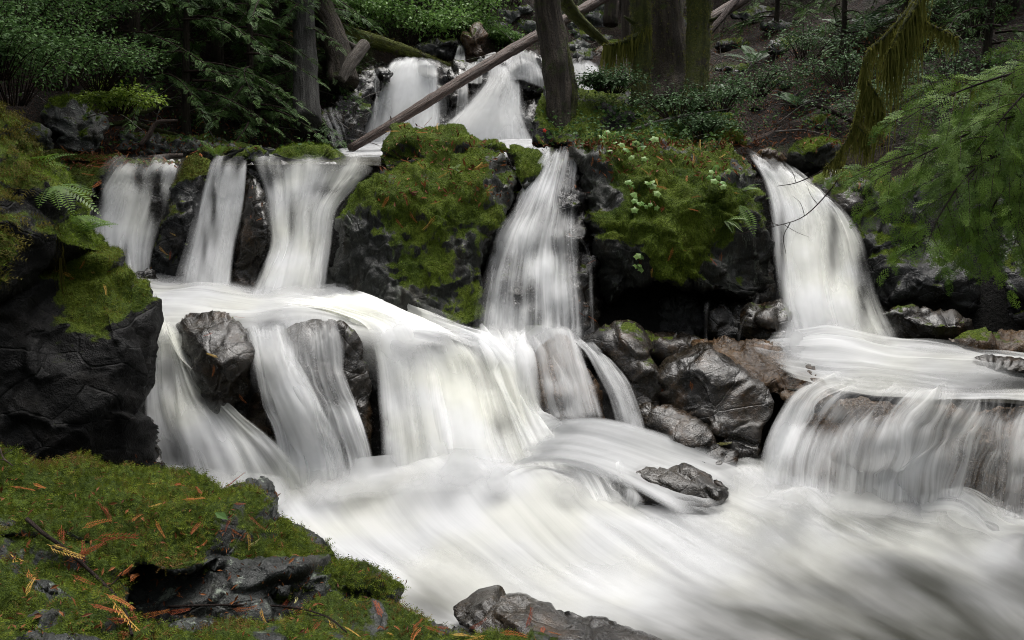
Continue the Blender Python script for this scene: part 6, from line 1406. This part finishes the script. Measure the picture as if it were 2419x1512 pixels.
near = [(650, 1300, .24, -100, 'litter_orange', 'long orange cedar sprig hanging down the mossy bank edge', True), (215, 1280, .17, 35, 'litter_red', 'red-brown cedar sprig pointing up beside the dark twig', False), (110, 1290, .15, -20, 'litter_yellow', 'yellowed cedar sprigs at the upper end of the dark twig', False), (150, 1325, .12, 40, 'litter_orange', 'orange sprig under the dark twig', False), (20, 1318, .22, -30, 'litter_yellow', 'yellow-orange sprig at the left edge of the bank', False), (60, 1352, .12, -45, 'litter_orange', 'orange sprig tip near the grey stone', False), (255, 1430, .22, -38, 'litter_yellow', 'big yellow cedar sprig beside the dark twig', False), (240, 1415, .16, -15, 'litter_orange', 'orange sprig lying under the big yellow one', False), (163, 1366, .11, -5, 'litter_red', 'short red-brown sprig left of the twig', False), (272, 1372, .09, 60, 'litter_orange', 'small orange sprig right of the twig', False),
        (304, 1240, .07, 95, 'litter_orange', 'tiny upright orange sprig on the moss', False), (360, 1232, .09, -30, 'litter_orange', 'curled orange sprig in the middle of the moss', False), (536, 1250, .07, -10, 'litter_orange', 'small orange sprig near the shaded rock edge', False), (455, 1180, .12, 15, 'litter_yellow', 'yellow sprig on the moss ridge', False), (430, 1190, .10, 5, 'litter_orange', 'orange sprig lying on the moss ridge', False), (580, 1290, .07, 40, 'litter_pale', 'pale yellow sprig on the moss lip', False), (700, 1420, .07, -70, 'litter_pale', 'pale sprig standing on the lower moss', False), (330, 1460, .12, 20, 'litter_orange', 'orange sprig at the lower end of the twig', False), (545, 1440, .10, -5, 'litter_orange', 'bright orange sprig along the lower stick', False), (680, 1442, .14, -8, 'litter_red', 'red-brown sprig along the lower stick', False), (400, 1450, .11, 5, 'litter_red', 'dark red sprig pile between the twig and the stick', False), (240, 1470, .14, 30, 'litter_red', 'red sprig left of the twig end', False), (770, 1470, .12, -40, 'litter_yellow', 'yellow sprig at the right end of the stick', False),
        (846, 1432, .17, -62, 'litter_yellow', 'yellow-orange sprig drooping over the front rock', True), (994, 1440, .08, -85, 'litter_red', 'small red sprig at the right end of the mossy bank', True), (1180, 1500, .12, 0, 'litter_orange', 'orange sprig by the black wet rock', False), (1250, 1506, .10, -20, 'litter_orange', 'bright orange sprig at the bottom edge', False), (1110, 1488, .10, 10, 'litter_red', 'red-brown sprig at the waterside', False), (520, 1170, .08, -25, 'litter_red', 'rusty sprig near the grey knob', False), (545, 1195, .07, 30, 'litter_red', 'rusty bits below the grey knob', False), (590, 1146, .06, 0, 'litter_orange', 'orange flake on top of the grey knob', False), (20, 1160, .10, 20, 'litter_orange', 'orange sprig at the upper left corner of the bank', False), (80, 1150, .08, -30, 'litter_orange', 'small orange sprig beside the red stem', False), (470, 1300, .06, 70, 'litter_orange', 'orange flake above the bare rock face', False)]
for k, (px, py, L, a, mat, lab, hang) in enumerate(near):
    sprig(px, py, L, a, mat, lab, 'cedar sprigs on the near bank', hang, k)
def many(n, boxes, L, where, group, seed, mats=('litter_orange', 'litter_orange', 'litter_red', 'litter_yellow')):
    rs = np.random.RandomState(seed)
    b0 = np.array(boxes, float); x0, y0, x1, y1 = b0[:, 0].min(), b0[:, 1].min(), b0[:, 2].max(), b0[:, 3].max()
    for k in range(n):
        b = boxes[k % len(boxes)]
        px, py = rs.uniform(b[0], b[2]), rs.uniform(b[1], b[3])
        p, nr = drop(px, py)
        st = nr[2] < .35; mat = mats[rs.randint(len(mats))]; sz = rs.uniform(.6, 1.3)
        v = ('upper', 'middle', 'lower')[min(2, int(3 * (py - y0) / (y1 - y0)))]; h = ('left', 'central', 'right')[min(2, int(3 * (px - x0) / (x1 - x0)))]
        ang = rs.uniform(-130, -50) if st else rs.uniform(0, 360)
        way = 'hanging' if st else 'pointing ' + ('right', 'uphill', 'left', 'downhill')[int(((ang + 45) % 360) // 90)]
        lab = f"{'short' if sz < .85 else 'long' if sz > 1.1 else 'medium'} {dict(litter_orange='orange', litter_red='red-brown', litter_yellow='yellow')[mat]} cedar sprig {way} at the {v} {h} side of {where}"
        sprig(px, py, L * sz, ang, mat, lab, group, bool(st), k, at=(p, nr))
many(34, [(900, 400, 1180, 520), (960, 380, 1150, 440), (930, 300, 1080, 330), (1100, 380, 1190, 470), (1160, 320, 1210, 340)], .135, 'the central boulder', 'sprigs on the central boulder', 1)
many(34, [(1400, 320, 1600, 400), (1600, 350, 1760, 400), (1500, 400, 1780, 480), (1480, 480, 1720, 640)], .135, 'the right boulder', 'sprigs on the right boulder', 2)
many(24, [(180, 370, 330, 400), (200, 380, 300, 470), (430, 365, 500, 385)], .15, 'the left ledge', 'sprigs on the left ledge', 3)
many(10, [(360, 420, 470, 640), (560, 420, 625, 640)], .09, 'the wet ribs', 'sprigs on the rock ribs', 4)
many(8, [(1350, 420, 1410, 780)], .09, 'the wet steps', 'sprigs by the middle fall', 5)
many(12, [(2020, 428, 2170, 445), (1990, 400, 2060, 440)], .11, 'the pale block', 'sprigs on the right bank block', 6)
many(8, [(160, 590, 300, 680)], .09, 'the cliff cap', 'sprigs on the cliff cap', 7)
many(5, [(470, 750, 570, 930)], .10, 'the black boulder', 'sprigs on the wet boulder', 8)
many(46, [(0, 1240, 320, 1500), (260, 1440, 700, 1512), (330, 1130, 600, 1260), (700, 1440, 1000, 1512), (980, 1480, 1300, 1512)], .11, 'the near mossy bank', 'cedar sprigs on the near bank', 9, mats=('litter_red', 'litter_red', 'litter_orange', 'litter_yellow'))
sprig(1632, 900, .13, -70, 'litter_orange', 'orange sprig on the large glossy boulder', None, True, 1)
sprig(1560, 915, .08, -80, 'litter_red', 'red sprig in the gully beside the glossy boulder', None, True, 2)
sprig(1690, 1048, .11, -20, 'litter_pale', 'yellow-green sprig on the low knobbly rock', None, False, 0)

# twigs lying on the near bank
def ground_stick(label, pts, r, mat='twig', lift=.02):
    W = np.array([drop(x, y)[0] + np.array((0, -.01, lift)) for x, y in pts])
    root = empty('fallen_twig', W[0], label, 'twig', 'twigs on the near bank')
    V, F, uv = tube_tri(W, np.linspace(r, r * .6, len(W)), ns=7, rough=.12, n=40)
    child('stem', V, F, M[mat], root, uv=uv)
    c = catmull(W, 12)
    for i in (3, 6, 9):
        d = np.cross(unit(c[i + 1] - c[i]), (0, 0, 1)) * (1 if i % 2 else -1)
        V, F, uv = tube_tri(np.array([c[i], c[i] + d * .05 + np.array((0, 0, .02)), c[i] + d * .09 + np.array((0, 0, .05))]), [r * .5, r * .35, r * .15], ns=5, n=6)
        child('side_twig', V, F, M[mat], root, uv=uv)
ground_stick('dark bent twig lying down the near bank', [(68, 1234), (110, 1270), (160, 1306), (225, 1364), (273, 1412), (300, 1455), (316, 1508)], .009)
ground_stick('long thin dark stick along the bottom of the bank', [(400, 1440), (530, 1436), (680, 1440), (770, 1462), (820, 1500)], .006)
ground_stick('red bare stem at the upper left corner of the bank', [(4, 1075), (14, 1100), (36, 1118)], .005, 'log_red', .04)

# single small leaves
red = npmesh('red_leaf', LL[0], LL[1], M['leaf_red'], smooth=False, attrs={'tint': np.full(len(LL[0]), .5)})
o = link('red_leaf', red, None, 'single bright red leaf at the edge of the earth bank', 'leaf'); o.location = [float(c) for c in P(1286, 308, 10.75)]; o.rotation_euler = (1.2, 0, .3); o.scale = (.035,) * 3
for k, (px, py) in enumerate([(503, 1216)]):
    g = npmesh('green_leaf', LEAF[0], LEAF[1], M['shrub'], smooth=False, attrs={'tint': np.full(4, .5)})
    p, nr = drop(px, py); o = link('green_leaf', g, None, 'single dark green leaf lying on the near moss', 'leaf'); o.location = [float(c) for c in p + nr * .03]; o.scale = (.10, .07, .07); o.rotation_euler = (.3, .1, -.6)

# needle litter on the right slope, ledges and bank
rs = np.random.RandomState(71)
pp, nn = [], []
for bx, n in (((1640, 60, 2100, 350), 2600), ((1250, 335, 1800, 350), 500), ((150, 355, 430, 400), 500), ((0, 1080, 1000, 1512), 800), ((900, 300, 1200, 480), 350), ((1400, 310, 1780, 420), 350), ((620, 60, 860, 120), 300), ((240, 260, 700, 350), 600)):
    for _ in range(n):
        p, nr = drop(rs.uniform(bx[0], bx[2]), rs.uniform(bx[1], bx[3]))
        pp.append(p + nr * .012); nn.append(nr)
pp, nn = np.array(pp), np.array(nn); n = len(pp)
sz = np.where(pp[:, 1] < 6, .035, .07)
V, F, t = scatter(leaf_rhomb(.3)[0], leaf_rhomb(.3)[1], pp, frames(rs.normal(size=(n, 3)), nn + .3 * rs.normal(size=(n, 3))), sz * rs.uniform(.4, 1.3, n), rs.rand(n))
link('needle_litter', npmesh('needle_litter', V, F, M['litter_mix'], smooth=False, attrs={'tint': t}), None, 'rusty needle litter on slope and ledges', kind='stuff')

# low leafy ground cover on the slopes, in drifts
rs = np.random.RandomState(75); pp, nn = [], []
for bx, n in (((1540, 20, 2418, 345), 1500), ((230, 60, 840, 350), 700), ((1280, 215, 1760, 345), 350), ((1150, 10, 1440, 130), 250)):
    for _ in range(n):
        p, nr = drop(rs.uniform(bx[0], bx[2]), rs.uniform(bx[1], bx[3]))
        if nr[2] > .2 and fbm(p * 1.1 + 7, 3) > -.12: pp.append(p); nn.append(nr)
pp, nn = np.array(pp), np.array(nn)
rep = 6; n = len(pp) * rep
pr = np.repeat(pp, rep, 0) + rs.normal(size=(n, 3)) * np.array((.10, .10, .05)) + np.array((0, 0, .05)); nr_ = np.repeat(nn, rep, 0)
V, F, t = scatter(LEAF[0], LEAF[1], pr, frames(rs.normal(size=(n, 3)) * np.array((1, 1, .4)), nr_ + .5 * rs.normal(size=(n, 3))), rs.uniform(.03, .075, n), np.clip(rs.normal(.45, .3, n), 0, 1))
link('undergrowth', npmesh('undergrowth', V, F, M['shrub'], smooth=False, attrs={'tint': t}), None, 'low green leaves covering the slopes in drifts', kind='stuff')

# dead brushwood on the slopes
rs = np.random.RandomState(81); br = []
for bx, n in (((1560, 40, 2150, 340), 70), ((240, 120, 830, 340), 60), ((0, 60, 330, 300), 25), ((1180, 20, 1440, 150), 16), ((2150, 60, 2418, 400), 25)):
    for _ in range(n):
        p, nr = drop(rs.uniform(bx[0], bx[2]), rs.uniform(bx[1], bx[3])); L = rs.uniform(.3, 1.1); d = unit(rs.normal(size=3) * np.array((1, .6, .35)) + nr * .35)
        br.append(tube_tri(np.array([p, p + d * L * .5 + rs.normal(size=3) * .06 * L + np.array((0, 0, .1 * L)), p + d * L + rs.normal(size=3) * .1 * L]), [.009, .006, .002], ns=4, n=9)[:2])
V, F = merge(br)
link('brushwood', npmesh('brushwood', V, F, M['twig_pale'], uv=np.zeros((len(V), 2))), None, 'thin dead twigs tangled over both slopes', kind='stuff')

# ------------------------------------------------------------------ unseen conifers at the sides and behind the viewer, added to block skylight
rs = np.random.RandomState(90)
pos, fw, up, sc, tr = [], [], [], [], []
for k in range(64):
    az = 2 * math.pi * (k + rs.rand() * .7) / 64
    r = rs.uniform(12, 18)
    x, y = math.cos(az) * r, 6 + math.sin(az) * r * 1.15
    if abs(math.atan2(x, y)) < R(38) and y > 0: continue
    if y > 9: continue                       # none upstream, so that more skylight reaches the far slopes
    z0 = float(ground_z(x, y)); h = rs.uniform(10, 16) if y > -3 else rs.uniform(6, 9)  # lower behind the viewer: hides the low sky, lets higher light in
    tr.append(tube_tri(np.array([(x, y, z0 - .5), (x, y, z0 + h * .5), (x, y, z0 + h)]), [.3, .22, .04], ns=7, n=6)[:2])
    m = 110
    t = rs.uniform(.02, 1, m); a2 = rs.uniform(0, 2 * math.pi, m); rr = (3.0 * (1 - t) + .5) * np.sqrt(rs.rand(m))
    pos.append(np.stack([x + rr * np.cos(a2), y + rr * np.sin(a2), z0 + h * t], 1)); fw.append(np.stack([np.cos(a2), np.sin(a2), np.full(m, -.4)], 1)); up.append(rs.normal(size=(m, 3)) * .5 + np.array((0, 0, 1.0))); sc.append(rs.uniform(1.0, 1.8, m))
pos, fw, up, sc = map(np.concatenate, (pos, fw, up, sc))
V, F, t = scatter(SPRAY_LO[0] * np.array((1, 1.6, 1)), SPRAY_LO[1], pos, frames(fw, up), sc, rs.rand(len(pos)))
fo = link('forest', npmesh('forest', V, F, M['cedar'], smooth=False, attrs={'tint': t}), None, 'unseen tall conifers added on both sides and behind to shade the gorge', kind='stuff')
V, F = merge(tr)
link('trunks', npmesh('trunks', V, F, M['bark_cedar'], uv=np.zeros((len(V), 2))), fo, kind='stuff')
